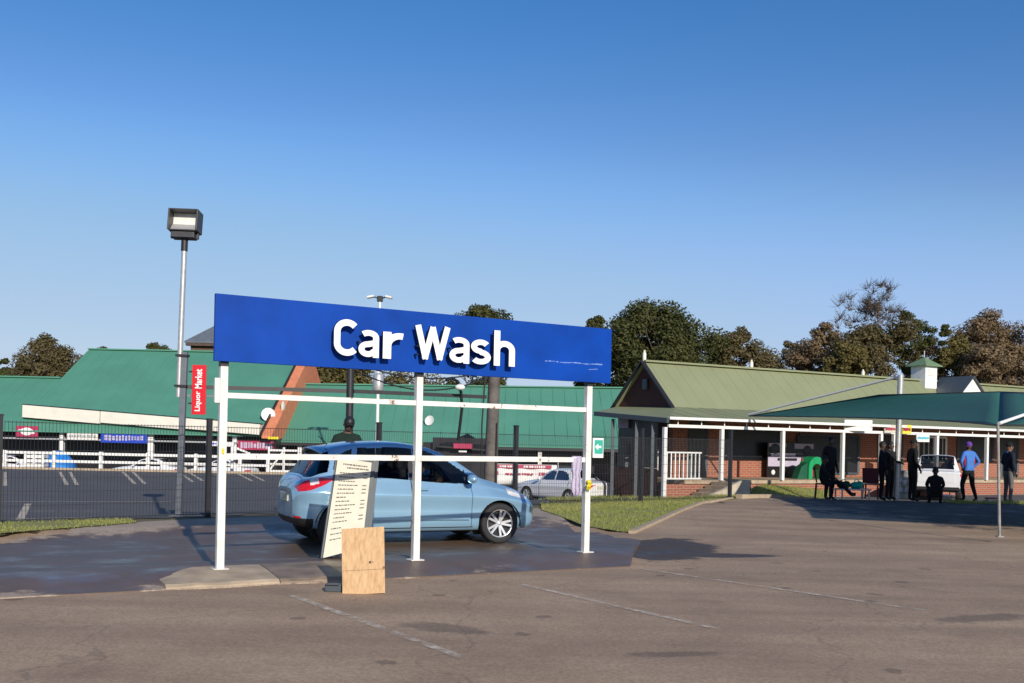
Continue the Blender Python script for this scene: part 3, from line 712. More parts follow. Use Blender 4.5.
def cloth(name, label, loc_, w, h, m, seed):
    t = thing(name, label, 'cloth', loc_); b = MB(); nx, nz = 12, 14; rnd = random.Random(seed); vs = []; fs = []
    for side in (0, 1):
        for j in range(nz+1):
            for i in range(nx+1):
                u, v = i/nx-.5, j/nz
                ww = w*(.8+.35*mnoise.noise((v*3, seed, 0)))
                vs.append((u*ww+.03*mnoise.noise((0, v*4, seed)), -.05-.025*math.sin(u*16+v*2)*(.3+v)+(.012 if side else 0)+ (.05 if v < .06 else 0), -v*h*(1+.15*mnoise.noise((u*4, seed, 2)))))
    W = nx+1; N = W*(nz+1)
    for s_ in (0, 1):
        for j in range(nz):
            for i in range(nx): fs.append((s_*N+j*W+i, s_*N+j*W+i+1, s_*N+(j+1)*W+i+1, s_*N+(j+1)*W+i))
    b.add(vs, fs, 0, True); b.build('cloth', m, t); return t
cl = pl + AX*(L-.17); cl.z = 1.30
cloth('rag', 'pale lilac rag hung over the lower rail by the right white post', cl, .16, .52, M['lilac'], 4)
cl2 = pl + AX*(L+.01) + Vector((0,-.06,.98)); 
cloth('rag', 'small yellow rag tucked on the right white post below the lilac rag', cl2+Vector((.02,0,0)), .07, .13, M['yellow'], 9)
# ------------------------------------------------------------------ mesh fence
fp = [(-12.0, fence_y(-12.0))]
for x in (-8.1, -5.45, -2.7, .09, 3.28, 6.02): fp.append((x, fence_y(x)))
fx0 = Vector((fp[1][0], fp[1][1], 0))
fe = thing('mesh_fence', 'dense black wire mesh fence with black posts crossing behind the car wash', 'fence', fx0)
FH = 1.64
for i, (x, y) in enumerate(fp):
    b = MB(); h_ = FH+.05+.03*i; b.box((x-fx0.x, y-fx0.y, h_/2-.1), (.085,.085,h_+.2), 0, M=Matrix.Rotation(R(40), 4, 'Z')); b.box((x-fx0.x, y-fx0.y, h_+.012), (.10,.10,.024), 0, M=Matrix.Rotation(R(40), 4, 'Z'))
    b.build('fence_post', M['dark_metal'], fe)
for (x0, y0), (x1, y1) in zip(fp, fp[1:]):
    a, c = Vector((x0, y0, 0))-fx0, Vector((x1, y1, 0))-fx0; d = (c-a); Ln = d.length; d.normalize(); n = Vector((-d.y, d.x, 0))
    a = a + d*.07 + n*-.03; Ln -= .14; b = MB(); k = int(Ln/.055)
    for i in range(k+1):
        p = a+d*(Ln*i/k); b.beam(p+Vector((0,0,.04)), p+Vector((0,0,FH)), .0052, .0052)
    for j in range(8):
        z = .06+j*(FH-.08)/7; q = a+n*.006; b.beam(q+Vector((0,0,z)), q+d*Ln+Vector((0,0,z)), .005, .006 if j not in (0,7) else .012)
    b.build('mesh_panel', M['dark_metal'], fe)

# ------------------------------------------------------------------ white rail fence round the lot
RY = 50.0
rl = thing('rail_fence', 'white two rail timber fence on a cream kerb along the car park', 'fence', (P(5,465,RY).x, RY, -.47))
ox = P(5,465,RY).x
xs = [P(x,465,RY).x-ox for x in (5,54,101,148,196,240,268)]
for x in xs: b = MB(); b.box((x,0,.47), (.16,.16,.96), 0, bev=.01); b.build('post', M['white'], rl)
for z in (.84,.44): b = MB(); b.box((xs[-1]/2,-.1,z), (xs[-1],.05,.13)); b.build('rail', M['white'], rl)
b = MB(); b.box((xs[-1]/2-1.5,-.25,.02), (xs[-1]+6,.3,.2), 0); o = b.build('kerb', M['conc_kerb']); o.location = (ox, RY, -.47); struct(o)
# white braced frames standing on the lot's right end
for i, (x, lab, hh) in enumerate(((232,'white braced timber trestle leaning at the rail fence behind left sign post',1.35), (284,'white timber gate frame at the right end of the rail fence beside the car',1.15))):
    p = P(x, 465, RY+.6); p.z = -.47
    t = thing('trestle' if i == 0 else 'gate', lab, 'trestle' if i == 0 else 'gate', p)
    b = MB()
    if i == 0:
        b.box((0,0,hh/2+.1), (.14,.12,hh)); b.beam((-.5,0,.15), (.0,.1,hh-.2), .1, .1); b.beam((.0,0,hh), (.9,0,hh-.35), .08, .1); b.beam((-.35,0,hh+.1), (.1,0,hh+.1), .2, .22)
    else:
        for z in (.15,.5,.85,1.2): b.box((0,0,z), (1.5,.06,.1))
        for xx in (-.75,0,.75): b.box((xx,-.07,.68), (.1,.07,1.36))
        b.beam((-.72,-.12,.15), (.0,-.12,1.2), .05, .09)
    b.build('frame', M['white'], t)
# red and white banner boards behind the fence
bw = P(484, 469, 50)
ban = thing('banner', 'white banner with dark red bands hung low behind the white sedan', 'banner', bw, R(8)); ban.scale = (1.3,1.3,1.3)
W = 2.85
b = MB(); vs = []; fs = []
for j in range(5):
    for i in range(25): vs.append((i/24*W, .03*math.sin(i*.9)+.015*math.sin(j*2+i), -.58+j*.2-.02*i/24))
for j in range(4):
    for i in range(24): fs.append((j*25+i, j*25+i+1, (j+1)*25+i+1, (j+1)*25+i))
b.add(vs, fs, 0, True); o = b.build('cloth', M['white'], ban); s_ = o.modifiers.new('s', 'SOLIDIFY'); s_.thickness = .008
rnd = random.Random(8)
b = MB(); b.box((W*.47,-.055,.12), (W*.9,.008,.14), 0); b.build('red_band', M['pink'], ban)
b = MB()
for (u0, u1, z, h) in ((.02,.16,.12,.1), (.22,.42,.12,.07), (.55,.84,.12,.08)):
    u = u0*W
    while u < u1*W: w = rnd.uniform(.05,.1); b.box((u,-.062,z), (w,.006,h)); u += w+.03
b.build('pale_marks', M['white'], ban)
b = MB()
for (u0, u1, z, h) in ((.03,.20,-.14,.13), (.30,.68,-.17,.08), (.76,.96,-.16,.13)):
    u = u0*W
    while u < u1*W: w = rnd.uniform(.05,.11); b.box((u,-.055,z), (w,.006,h)); u += w+.03
b.build('red_marks', M['pink'], ban)
for u in (-.05, W+.05): b = MB(); b.tube([(u,.03,-1.9), (u,.03,.3)], .03, 8); b.build('stake', M['galv'], ban)
# distant light mast
mp = P(377, 440, 46); mp.z = terr(mp.x, mp.y)
lm = thing('light_mast', 'distant slim white light mast with a double head and a fat grey collar', 'lamp post', mp)
zt = P(381, 300, 46).z - mp.z
b = MB(); b.tube([(0,0,0), (0,0,zt)], [.09,.055], 10); b.build('pole', M['white'], lm)
b = MB(); z0, z1 = P(378,391,46).z-mp.z, P(378,374,46).z-mp.z; b.lathe([(.06,z0-.03),(.23,z0),(.25,z0+.05),(.25,z1-.05),(.2,z1),(.06,z1+.05)], 16); b.build('collar', M['galv'], lm)
b = MB(); b.box((0,0,zt+.05), (.26,.2,.26), 0, bev=.03); b.build('hub', M['dark_metal'], lm)
for sx in (-1, 1):
    b = MB(); b.beam((sx*.1,0,zt+.08), (sx*.3,-.1,zt+.14), .05, .05, 1); b.box((sx*.42,-.12,zt+.12), (.34,.3,.1), 0, M=Matrix.Rotation(R(12*sx), 4, 'Y'), bev=.03); b.build('lamp_head', [M['whitedirty'], M['dark_metal']], lm)
# ------------------------------------------------------------------ big green roofed shop row (left)
def slab(b, poly, t=.06, mi=0): b.prism(poly, (0,0,-t), mi)
sx0, sx1, ED, RD = -58.0, -13.9, 56.0, 66.0
EZ, RZ = 1.45, CAM_H + 81.5/1000*RD
sl = (RZ-EZ)/(RD-ED)
shop = thing('shop_row', 'long shop row with steep green roof, cream gutter box and orange brick gable end', 'building', (sx1, ED, -1))
O = Vector((sx1, ED, -1))
def rel(pts): return [Vector(p)-O for p in pts]
def seams(b, x0, x1, f, st, mi=0):
    """standing seams of a sheet roof: f(x) gives the lower and upper end"""
    x = x0
    while x < x1:
        p, q = f(x); b.beam(Vector(p)-O+Vector((0,0,.008)), Vector(q)-O+Vector((0,0,.008)), .03, .016, mi); x += st
xv = -28.05
wz = CAM_H + 52/1000*62.3; wd = ED + (wz-EZ)/sl
b = MB()
slab(b, rel([(xv,ED,EZ),(sx1,ED,EZ),(sx1,RD,RZ),(xv,RD,RZ)])); slab(b, rel([(xv,RD+.01,RZ),(sx1,RD+.01,RZ),(sx1,RD+8,RZ-8*sl),(xv,RD+8,RZ-8*sl)]))
slab(b, rel([(sx0,ED,EZ),(xv-.01,ED,EZ),(xv-.01,wd,wz),(sx0,wd,wz)]))
slab(b, rel([(sx0,wd+.01,wz),(xv-.01,wd+.01,wz),(xv-.01,wd+6,wz-6*sl),(sx0,wd+6,wz-6*sl)]))
seams(b, sx0+.3, xv, lambda x: ((x,ED+.02,EZ),(x,wd,wz)), .75); seams(b, xv+.3, sx1, lambda x: ((x,ED+.02,EZ),(x,RD,RZ)), .75)
b.beam(Vector((xv,RD,RZ+.05))-O, Vector((sx1,RD,RZ+.05))-O, .35, .08); b.beam(Vector((sx0,wd,wz+.05))-O, Vector((xv,wd,wz+.05))-O, .35, .08)
roof = b.build('roof', M['green_roof'], shop)
b = MB(); g0, g1 = 58.6, 57.0
g0 -= 1.25; g1 -= 1.1; p0 = P(25,405,g0); p1 = P(262,424.5,g1)
zz0 = EZ + sl*(g0-ED); zz1 = EZ+sl*(g1-ED)
nseg = 3
for i in range(nseg):
    a = p0.lerp(p1, i/nseg+.002); c = p0.lerp(p1, (i+1)/nseg-.002); hgt = .70-.06*i
    b.prism([a-O+Vector((0,-.35,-hgt)), c-O+Vector((0,-.35,-hgt)), c-O+Vector((0,-.35,.0)), a-O+Vector((0,-.35,.0))], (0,.9,0))
b.build('gutter_box', M['cream_band'], shop)
b = MB(); b.beam(p0-O+Vector((0,-.1,.03)), p1-O+Vector((0,-.1,.03)), .4, .06); b.build('flashing', M['dark_metal'], shop)
# gable end wall
gp = [(sx1,ED-.5,EZ-.15),(sx1,ED-.5,EZ+.0),(sx1,RD,RZ+.16),(sx1,RD+7.0,RZ+.16-7.0*sl),(sx1,RD+7.0,EZ-.15)]
b = MB(); b.prism(rel(gp), (.55,0,0)); gw = b.build('gable_wall', M['orange_wall'], shop)
b = MB(); b.beam(Vector((sx1-.06,ED-.5,EZ+.06))-O, Vector((sx1-.06,RD,RZ+.19))-O, .1, .16); b.build('verge_flashing', M['dark_metal'], gw); b = MB(); b.beam(Vector((sx1+.30,RD+.1,RZ+.18))-O, Vector((sx1+.30,RD+7,RZ+.18-6.9*sl))-O, .12, .1); b.build('verge_flashing', M['dark_metal'], gw)
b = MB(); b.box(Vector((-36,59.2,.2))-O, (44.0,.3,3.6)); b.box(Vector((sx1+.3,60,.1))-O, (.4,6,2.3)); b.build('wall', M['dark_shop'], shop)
for x, w in ((62,.22),(151,.3),(235,.24),(-60,.3)):
    p = P(x,450,ED+.5); b = MB(); b.box(Vector((p.x,ED+.5,.15))-O, (w,.3,2.6), 0, bev=.02); b.build('column', M['white'], shop)
b = MB(); b.box(Vector(((sx0+sx1)/2,ED+.3,1.02))-O, (sx1-sx0,.12,.09)); b.build('fascia', M['galv'], shop)
# satellite dish and vent on the gable
dp = P(268,415,57.6); ds = thing('satellite_dish', 'round white satellite dish on a black arm at the foot of the orange gable', 'dish', dp, R(20))
b = MB(); Mx = Matrix.Rotation(R(80), 4, 'X'); b.lathe([(0,.0),(.2,.02),(.36,.09),(.4,.13),(.36,.11),(.2,.05),(0,.03)], 20, Mx); b.build('reflector', M['white'], ds)
b = MB(); b.tube([(0,.1,-.0),(.05,.3,-.5),(.05,.5,-.9)], .05, 8); b.build('arm', M['dark_metal'], ds)
vp = P(283,407,58.6); vn = thing('wall_light', 'pale oval lamp fitting on the orange gable, above the satellite dish', 'lamp', vp)
b = MB(); b.ball((0,0,0), (.13,.3,.36), n=8); b.build('shade', M['cream'], vn); b = MB(); b.box((-.1,.2,0), (.1,.3,.12)); b.build('bracket', M['dark_metal'], vn)
# ---------------------------------------------------------------- second shop row (centre)
cx0, cx1, CE, CR = -13.5, 16.0, 58.0, 64.5
CZ = CAM_H + 51/1000*CR; cs_ = (CZ-EZ)/(CR-CE)
sh2 = thing('shop_block', 'lower green roofed shop block running behind the car wash to the brick shop', 'building', (cx0, CE, -1.5)); O = Vector((cx0, CE, -1.5))
zr = CAM_H + 55/1000*CR
b = MB(); slab(b, rel([(cx0,CE,EZ-.3),(cx1,CE,EZ-.3),(cx1,CR,zr),(cx0,CR,CZ)])); slab(b, rel([(cx0,CR+.01,CZ),(cx1,CR+.01,zr),(cx1,CR+6,EZ),(cx0,CR+6,EZ)]))
seams(b, cx0+.3, cx1, lambda x: ((x,CE+.02,EZ-.3),(x,CR,CZ+(zr-CZ)*(x-cx0)/(cx1-cx0))), .75)
b.beam(Vector((cx0,CR,CZ+.05))-O, Vector((cx1,CR,zr+.05))-O, .35, .08); b.build('roof', M['green_roof'], sh2)
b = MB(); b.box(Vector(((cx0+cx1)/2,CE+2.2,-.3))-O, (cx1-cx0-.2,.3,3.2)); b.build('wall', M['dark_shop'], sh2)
b = MB(); b.box(Vector(((cx0+cx1)/2,CE+.1,1.0))-O, (cx1-cx0,.12,.16)); b.build('fascia', M['dark_metal'], sh2)
for x in (300, 380, 430, 540): p = P(x,450,CE+.4); b = MB(); b.box(Vector((p.x,CE+.4,-.4))-O, (.22,.22,2.7)); b.build('column', M['whitedirty'], sh2)
dp = P(430,421,60.0); ds = thing('satellite_dish', 'small white satellite dish on the lower green roof right of the middle white post', 'dish', dp, R(-25))
b = MB(); Mx = Matrix.Rotation(R(75), 4, 'X'); b.lathe([(0,.0),(.15,.02),(.28,.08),(.31,.11),(.28,.09),(.15,.04),(0,.03)], 18, Mx); b.build('reflector', M['white'], ds)
b = MB(); b.tube([(0,.05,0),(-.05,.12,-.4),(-.05,.2,-.75)], .04, 8); b.build('arm', M['galv'], ds)
# shop signs along the row: boards with illegible marks
def shop_sign(x0, y0, x1, y1, d, base, marks, label, rows=1, markh=.35, wide=(.05,.14), style='dash'):
    p = P((x0+x1)/2, (y0+y1)/2, d); w = (x1-x0)/1000*d; h = (y1-y0)/1000*d
    t = thing('shop_sign', label, 'sign', p); b = MB(); b.box((0,0,0), (w,.1,h), 0, bev=.01); pn = b.build('panel', base, t)
    b = MB(); rnd = random.Random(int(x0*7+y0))
    if style == 'dash':
        for r_ in range(rows):
            z = (.5-(r_+.5)/rows)*h; u = -w*.42
            while u < w*.42: q = rnd.uniform(*wide)*w*.6; b.box((u+q/2,-.056,z+rnd.uniform(-.03,.03)*h), (q,.012,h*markh/rows*rnd.uniform(.7,1.1))); u += q+.025*w
    elif style == 'oval': b.ball((0,-.05,0), (w*.30,.03,h*.36), n=8); b.box((w*.28,-.056,-.05*h), (w*.2,.012,h*.3)); b.box((-w*.26,-.056,.08*h), (w*.2,.012,h*.25))
    b.build('mark', marks, pn); return t
shop_sign(16,426,38,437,ED+.1,M['pink'],M['white'],'crimson shop sign with a white oval at far left of the shop row',style='oval')
shop_sign(67,432,98,440,ED+.12,M['whitedirty'],M['galv'],'pale grey shop fascia sign left of the blue sign')
shop_sign(101,433,147,443,ED+.12,M['bluepl'],M['lilac'],'blue shop fascia sign with pale lettering',wide=(.05,.12),markh=.5)
shop_sign(206,441,218,446,ED+.12,M['white'],M['bluepl'],'tiny white shop sign just left of the left white post')
shop_sign(238,441,274,450,ED+.12,M['pink'],M['lilac'],'dark red shop sign with pale lettering right of the left white post',markh=.6)
yp = P(273,438,55.2); t = thing('yellow_sign', 'small bright yellow strip sign below the orange gable', 'sign', yp)
b = MB(); b.box((0,0,0), (.6,.06,.14), 0, bev=.01); b.build('panel', M['yellow'], t); b = MB(); b.tube([(0,.05,-.07),(0,.05,-1.6)], .03, 8); b.build('stem', M['dark_metal'], t)
# ---------------------------------------------------------------- grey roofed house behind
hp_ = P(200,352,88); ho = thing('house', 'brown eaved house with a grey hipped roof rising behind the left end of the signboard', 'house', (hp_.x, 88, 0)); O = Vector((hp_.x, 88, 0))
e0, e1, rt = P(184,349,86), P(260,345,86), P(232,313,92)
e0.z = P(184,341,86).z
b = MB(); A = [(e0.x,86,e0.z),(e0.x+9,86,e0.z),(e0.x+9,98,e0.z),(e0.x,98,e0.z)]; r1, r2 = (e0.x+4.2,92,rt.z+.6),(e0.x+5.5,92,rt.z+.6)
for poly in ((A[0],A[1],r2,r1),(A[1],A[2],r2),(A[2],A[3],r1,r2),(A[3],A[0],r1)): b.prism(rel(poly), (0,0,-.12))
b.build('roof', mat('grey_tile', (.12,.14,.17), .7, var=.15, scale=3), ho)
b = MB(); b.box(Vector((e0.x+4.5,92,e0.z-4))-O, (8.2,11,7.9)); b.build('wall', mat('brown_wall', (.12,.075,.05), .85), ho)
b = MB(); b.box(Vector((e0.x+4.5,86.3,e0.z-.22))-O, (8.8,.5,.3)); b.build('eave_board', M['bark'], ho)
for k in range(3): b = MB(); b.box(Vector((e0.x+2+2.4*k,86.45,e0.z-1.6))-O, (1.2,.1,1.3)); b.build('window', M['dark_shop'], ho)

# ------------------------------------------------------------------ brick shop with olive roof and verandah (right)
br = thing('brick_shop', 'red brick shop with a pale olive sheet roof, dark gable and white verandah', 'building', K); O = K.copy()
def B(t, w, z): return bp(t, w, z) - O
LEN = 34.0; EVZ = 2.33; WZ = 2.84; RDG = 4.56; T0 = 2.46
b = MB()
slab(b, [B(T0-.25,-.1,WZ-.02),B(LEN,-.1,WZ-.02),B(LEN,1.8,RDG),B(T0-.25,1.8,RDG)]); slab(b, [B(T0-.25,1.81,RDG),B(LEN,1.81,RDG),B(LEN,3.75,WZ-.02),B(T0-.25,3.75,WZ-.02)])
# verandah roof: long lean-to and the skirt round the gable end
EL = P(595,411.5,36.6)-O
roof_b = b
# long front lean-to: eave along w=0 line (verandah front), rises to the main wall at w=2.5
V = 2.5
b2 = MB()
# move the main roof back by V: rebuild with offset
b = MB()
slab(b, [B(T0-.25,V-.1,WZ-.03),B(LEN,V-.1,WZ-.03),B(LEN,V+1.8,RDG),B(T0-.25,V+1.8,RDG)])
slab(b, [B(T0-.25,V+1.81,RDG),B(LEN,V+1.81,RDG),B(LEN,V+3.75,WZ-.03),B(T0-.25,V+3.75,WZ-.03)])
def rib(t0, w0, z0, t1, w1, z1): b.beam(B(t0,w0,z0+.008), B(t1,w1,z1+.006), .014, .007)
t = T0
while t < LEN: rib(t,V-.08,WZ-.02,t,V+1.8,RDG); t += .6
b.beam(B(T0-.25,V+1.8,RDG+.04), B(LEN,V+1.8,RDG+.04), .3, .07)
b.build('roof', M['olive_roof'], br)
b = MB()
slab(b, [B(-.05,-.15,EVZ),B(LEN,-.15,EVZ),B(LEN,V,WZ+.0),B(T0,V,WZ+.0)])
slab(b, [EL, B(-.05,-.15,EVZ), B(T0,V,WZ), B(T0+.0,V+3.7,WZ+.08)])
t = 2.8
while t < LEN: rib(t,-.13,EVZ,t,V,WZ); t += .6
for k in range(1, 4): rib(-.05+k*.62,-.15,EVZ,T0 if k == 4 else -.05+k*.62+.001,-.15+ (V+.15)*(k*.62/2.5),EVZ+(WZ-EVZ)*(k*.62/2.5))
b.build('verandah_roof', M['olive_roof'], br)
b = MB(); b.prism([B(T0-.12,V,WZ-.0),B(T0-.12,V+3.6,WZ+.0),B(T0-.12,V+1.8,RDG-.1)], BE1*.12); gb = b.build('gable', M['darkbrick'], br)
b = MB(); b.beam(B(T0-.3,V-.12,WZ-.05), B(T0-.3,V+1.8,RDG+.03), .16, .06); b.beam(B(T0-.3,V+1.8,RDG+.03), B(T0-.3,V+3.75,WZ-.03), .16, .06); b.build('barge_board', M['dark_metal'], gb)
b = MB(); b.box(B(T0-.2,V+1.72,RDG-.85), (.1,.28,.42), 0, M=Matrix.Rotation(R(29), 4, 'Z'), bev=.03); b.build('gable_vent', M['slate'], gb)
for t, h in ((T0-.2,.42),(7.6,.36),(14.0,.3)):
    b = MB(); b.lathe([(.07,0),(.07,h*.7),(.05,h*.75),(.03,h),(0,h)], 10, Matrix.Translation(B(t,V+1.8,RDG+.03))); b.build('roof_finial', M['cream_band'], br)
# gutters and beam in front
b = MB(); b.beam(B(0,-.2,EVZ-.0), B(LEN,-.2,EVZ-.0), .1, .09); b.build('gutter', M['white'], br)
b = MB(); b.beam(B(.1,-.02,EVZ-.25), B(LEN,-.02,EVZ-.25), .08, .1); b.build('verandah_beam', M['white'], br)
b = MB(); b.beam(EL+Vector((0,0,-.08)), B(-.05,-.2,EVZ-.08), .1, .16); b.build('gutter', M['slate'], br)
FZ = .27
cols = [0.0]
for x in (722, 783, 843): 
    u = ray(x, 445)[0]; cols.append((u*K.y-K.x)/(BE1.x-u*BE1.y))
for x in (881, 894, 937, 987, 1040, 1090): 
    u = ray(x, 450)[0]; cols.append((u*K.y-K.x)/(BE1.x-u*BE1.y))
for i, t in enumerate(cols):
    b = MB(); z0 = -.38 if i == 0 else FZ; b.box(B(t,.02,(z0+EVZ-.3)/2), (.12,.12,EVZ-.3-z0), 0, M=Matrix.Rotation(R(29), 4, 'Z')); b.build('column', M['white'], br)
b = MB()
for t in [k*1.0+.5 for k in range(33)]: b.beam(B(t,-.03,EVZ-.2), B(t,-.03,EVZ-.04), .03, .03)
b.build('gutter_bracket', M['white'], br)
# walls
b = MB(); b.prism([B(T0,V+.2,-1.6),B(LEN,V+.2,-1.6),B(LEN,V+.2,WZ-.06),B(T0,V+.2,WZ-.06)], BE2*.25); b.build('wall', M['brick'], br)
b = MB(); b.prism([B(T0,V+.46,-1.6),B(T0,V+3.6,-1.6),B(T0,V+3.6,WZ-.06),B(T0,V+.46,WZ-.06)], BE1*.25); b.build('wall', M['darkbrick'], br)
# porch floor and skirting
b = MB(); b.prism([B(.9,.06,FZ-.12),B(LEN,.06,FZ-.12),B(LEN,V+.19,FZ-.12),B(.9,V+.19,FZ-.12)], (0,0,.12)); b.build('porch_floor', M['conc_kerb'], br)
b = MB(); b.prism([B(.05,.12,-1.2),B(LEN,.12,-1.2),B(LEN,.12,FZ-.125),B(.05,.12,FZ-.125)], BE2*.15); b.build('porch_skirting', M['brick'], br)
st = MB()
for k in range(6): st.prism([B(2.25-.27*k,-.02,-.6),B(2.25-.27*(k+1),-.02,-.6),B(2.25-.27*(k+1),-1.2,-.6),B(2.25-.27*k,-1.2,-.6)], (0,0,.6+.23-.115*k))
st.prism([B(2.255,-.02,-.6),B(2.5,-.02,-.6),B(2.5,-1.2,-.6),B(2.255,-1.2,-.6)], (0,0,.84))
st.build('steps', M['conc_kerb'], br)
ck = MB(); ck.prism([B(2.5,-1.21,-.7),B(.45,-1.21,-.7),B(.45,-1.21,-.28),B(2.2,-1.21,.33),B(2.5,-1.21,.33)], BE2*-.14); ck.build('stair_cheek', mat('pale_render', (.52,.44,.34), .8, var=.15), br)
# railing beside the corner column
rg = MB()
for k in range(9): t = .12+.17*k; rg.beam(B(t,.02,FZ+.08), B(t,.02,1.18), .035, .035)
rg.beam(B(.06,.02,1.2), B(1.55,.02,1.2), .06, .05); rg.beam(B(.06,.02,FZ+.06), B(1.55,.02,FZ+.06), .06, .05); rg.build('railing', M['white'], br)
# openings: doors, windows and added dark shade panels along the wall
def opening(t0, t1, z0, z1, name, m, bars=0, fr=None):
    b = MB(); f = fr or M['white']; w = V+.16
    b.beam(B(t0,w,z0), B(t0,w,z1), .09, .08); b.beam(B(t1,w,z0), B(t1,w,z1), .09, .08); b.beam(B(t0+.05,w,z1), B(t1-.05,w,z1), .08, .09); b.beam(B(t0+.05,w,z0), B(t1-.05,w,z0), .08, .09)
    o = b.build(name, f, br); b = MB(); b.prism([B(t0+.05,w+.0,z0+.05),B(t1-.05,w+.0,z0+.05),B(t1-.05,w+.0,z1-.05),B(t0+.05,w+.0,z1-.05)], BE2*.03); b.build('pane', m, o)
    if bars:
        b = MB()
        for k in range(1, bars): t = t0+(t1-t0)*k/bars; b.beam(B(t,w-.06,z0+.05), B(t,w-.06,z1-.05), .025, .025)
        b.build('window_bar', f, o)
    return o
dg = M['dark_shop']
opening(3.2,4.0,FZ+.02,2.25,'door',dg,0,M['slate'])
opening(4.9,7.6,.98,2.1,'shop_window_or_shade',dg,0,M['slate']); opening(18.2,20.6,.98,2.1,'shop_window_or_shade',dg,0,M['slate'])  # added dark panes stand in for the shade on the upper brick wall
opening(8.6,12.0,FZ+.15,1.95,'shop_window_or_shade',dg,0,M['slate'])
opening(13.2,14.6,FZ+.02,2.2,'door',dg,0,M['slate']); opening(15.6,17.4,.95,2.0,'window',dg,6); opening(21.2,22.4,FZ+.02,2.2,'door',dg,0,M['slate']); opening(24,26.5,.85,2.0,'window',dg,10)
# gable end: verandah posts, glazed shopfront, low wall
for f in (.28, .62, .84):
    p = EL.lerp(B(-.05,-.1,EVZ), f); b = MB(); b.beam(p+Vector((0,.1,-.2)), Vector((p.x,p.y+.1,-1.1)), .11, .11); b.build('post', M['slate'], br)
b = MB(); q0, q1 = EL.lerp(B(0,0,0), .05), EL.lerp(B(0,0,0), .98)
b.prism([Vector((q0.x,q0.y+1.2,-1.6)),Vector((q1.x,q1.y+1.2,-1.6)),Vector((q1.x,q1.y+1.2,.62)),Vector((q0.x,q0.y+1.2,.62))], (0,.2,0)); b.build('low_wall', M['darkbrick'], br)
b = MB(); q0, q1 = EL.lerp(B(0,0,0), .42), EL.lerp(B(0,0,0), .98)
b.prism([Vector((q0.x,q0.y+1.3,.63)),Vector((q1.x,q1.y+1.3,.63)),Vector((q1.x,q1.y+1.3,2.35)),Vector((q0.x,q0.y+1.3,2.35))], (0,.06,0)); b.build('shop_window_or_shade', M['dark_shop'], br)
for (x0,y0,x1,y1,m) in ((617,418,627,428,'lilac'),(624,444,637,467,'slate'),(643,449,657,470,'galv')):
    p = P((x0+x1)/2,(y0+y1)/2,36.2)-O; b = MB(); b.box(p+Vector((0,-.35,0)), ((x1-x0)*.036,.04,(y1-y0)*.036)); b.build('window_poster', M[m], br)
# cupola and white dormer on the roof
cu = ray(924, 370)[0]; tc_ = None
def t_at(x, y, w):
    u = ray(x, y)[0]; k = K + BE2*w; return (u*k.y-k.x)/(BE1.x-u*BE1.y)
tc_ = t_at(924, 370, V+1.8)
pc = B(tc_,V+1.8,RDG)
cz0 = P(924,380,(pc+O).y).z; czt = P(924,366,(pc+O).y).z; czp = P(924,357,(pc+O).y).z
RM = Matrix.Rotation(R(29), 4, 'Z')
cp = MB(); cp.box((pc.x,pc.y,(cz0+czt)/2-.2), (.78,.78,czt-cz0+.4), 0, M=RM); cpo = cp.build('cupola', M['white'], br)
b = MB(); e = .56; cn = [Vector((pc.x,pc.y,czt)) + RM @ Vector((sx*e, sy*e, 0)) for sx, sy in ((-1,-1),(1,-1),(1,1),(-1,1))]; ap = Vector((pc.x,pc.y,czp))
for i in range(4): b.prism([cn[i], cn[(i+1)%4], ap], (0,0,-.04))
b.build('cupola_roof', mat('sage_roof', (.16,.25,.13), .6), cpo)
b = MB(); b.tube([ap, ap+Vector((0,0,.28))], .025, 8); b.build('spike', M['galv'], cpo)
b = MB(); b.box(Vector((pc.x,pc.y,(cz0+czt)/2)) + RM @ Vector((.0,-.4,.0)), (.4,.03,.3), 0, M=RM); b.build('louvre', M['whitedirty'], cpo)
td = t_at(968, 385, V+.2)
zap = P(966,378,(bp(td,V+.2)).y).z
dm = MB(); dm.prism([B(td-1.1,V-.0,zap-1.05),B(td+1.1,V-.0,zap-1.05),B(td,V-.0,zap)], BE2*.08); dmo = dm.build('dormer', M['white'], br)
b = MB(); b.prism([B(td-1.2,V-.12,zap-1.1),B(td,V-.12,zap+.04),B(td,V+1.7,zap+.04),B(td-1.2,V+1.0,zap-1.1)], (0,0,.05)); b.prism([B(td+1.2,V-.12,zap-1.1),B(td+.001,V-.12,zap+.04),B(td+.001,V+1.7,zap+.04),B(td+1.2,V+1.0,zap-1.1)], (0,0,.05)); b.build('dormer_roof', M['slate'], dmo)
# things on the porch and verandah edge
def hang_sign(x0,y0,x1,y1,base,marks,label,dd=-.3,style='dash',rows=1):
    t = t_at((x0+x1)/2,(y0+y1)/2,0); d = bp(t,0).y+dd
    return shop_sign(x0,y0,x1,y1,d,base,marks,label,style=style,rows=rows,markh=.35)
hang_sign(844,420,872,431,M['white'],M['whitedirty'],'blank white board on the verandah edge above the seated group',-.3)
hang_sign(884,425,896,433,M['cream'],M['redcloth'],'small pink and yellow sign hanging under the shade canopy')
hang_sign(902,425,911,434,M['yellow'],M['redcloth'],'small yellow and red sign hanging beside the canopy mast')
hang_sign(916,434,929,442,M['white'],M['cyan'],'white sign with cyan lettering hanging above the white pickup')
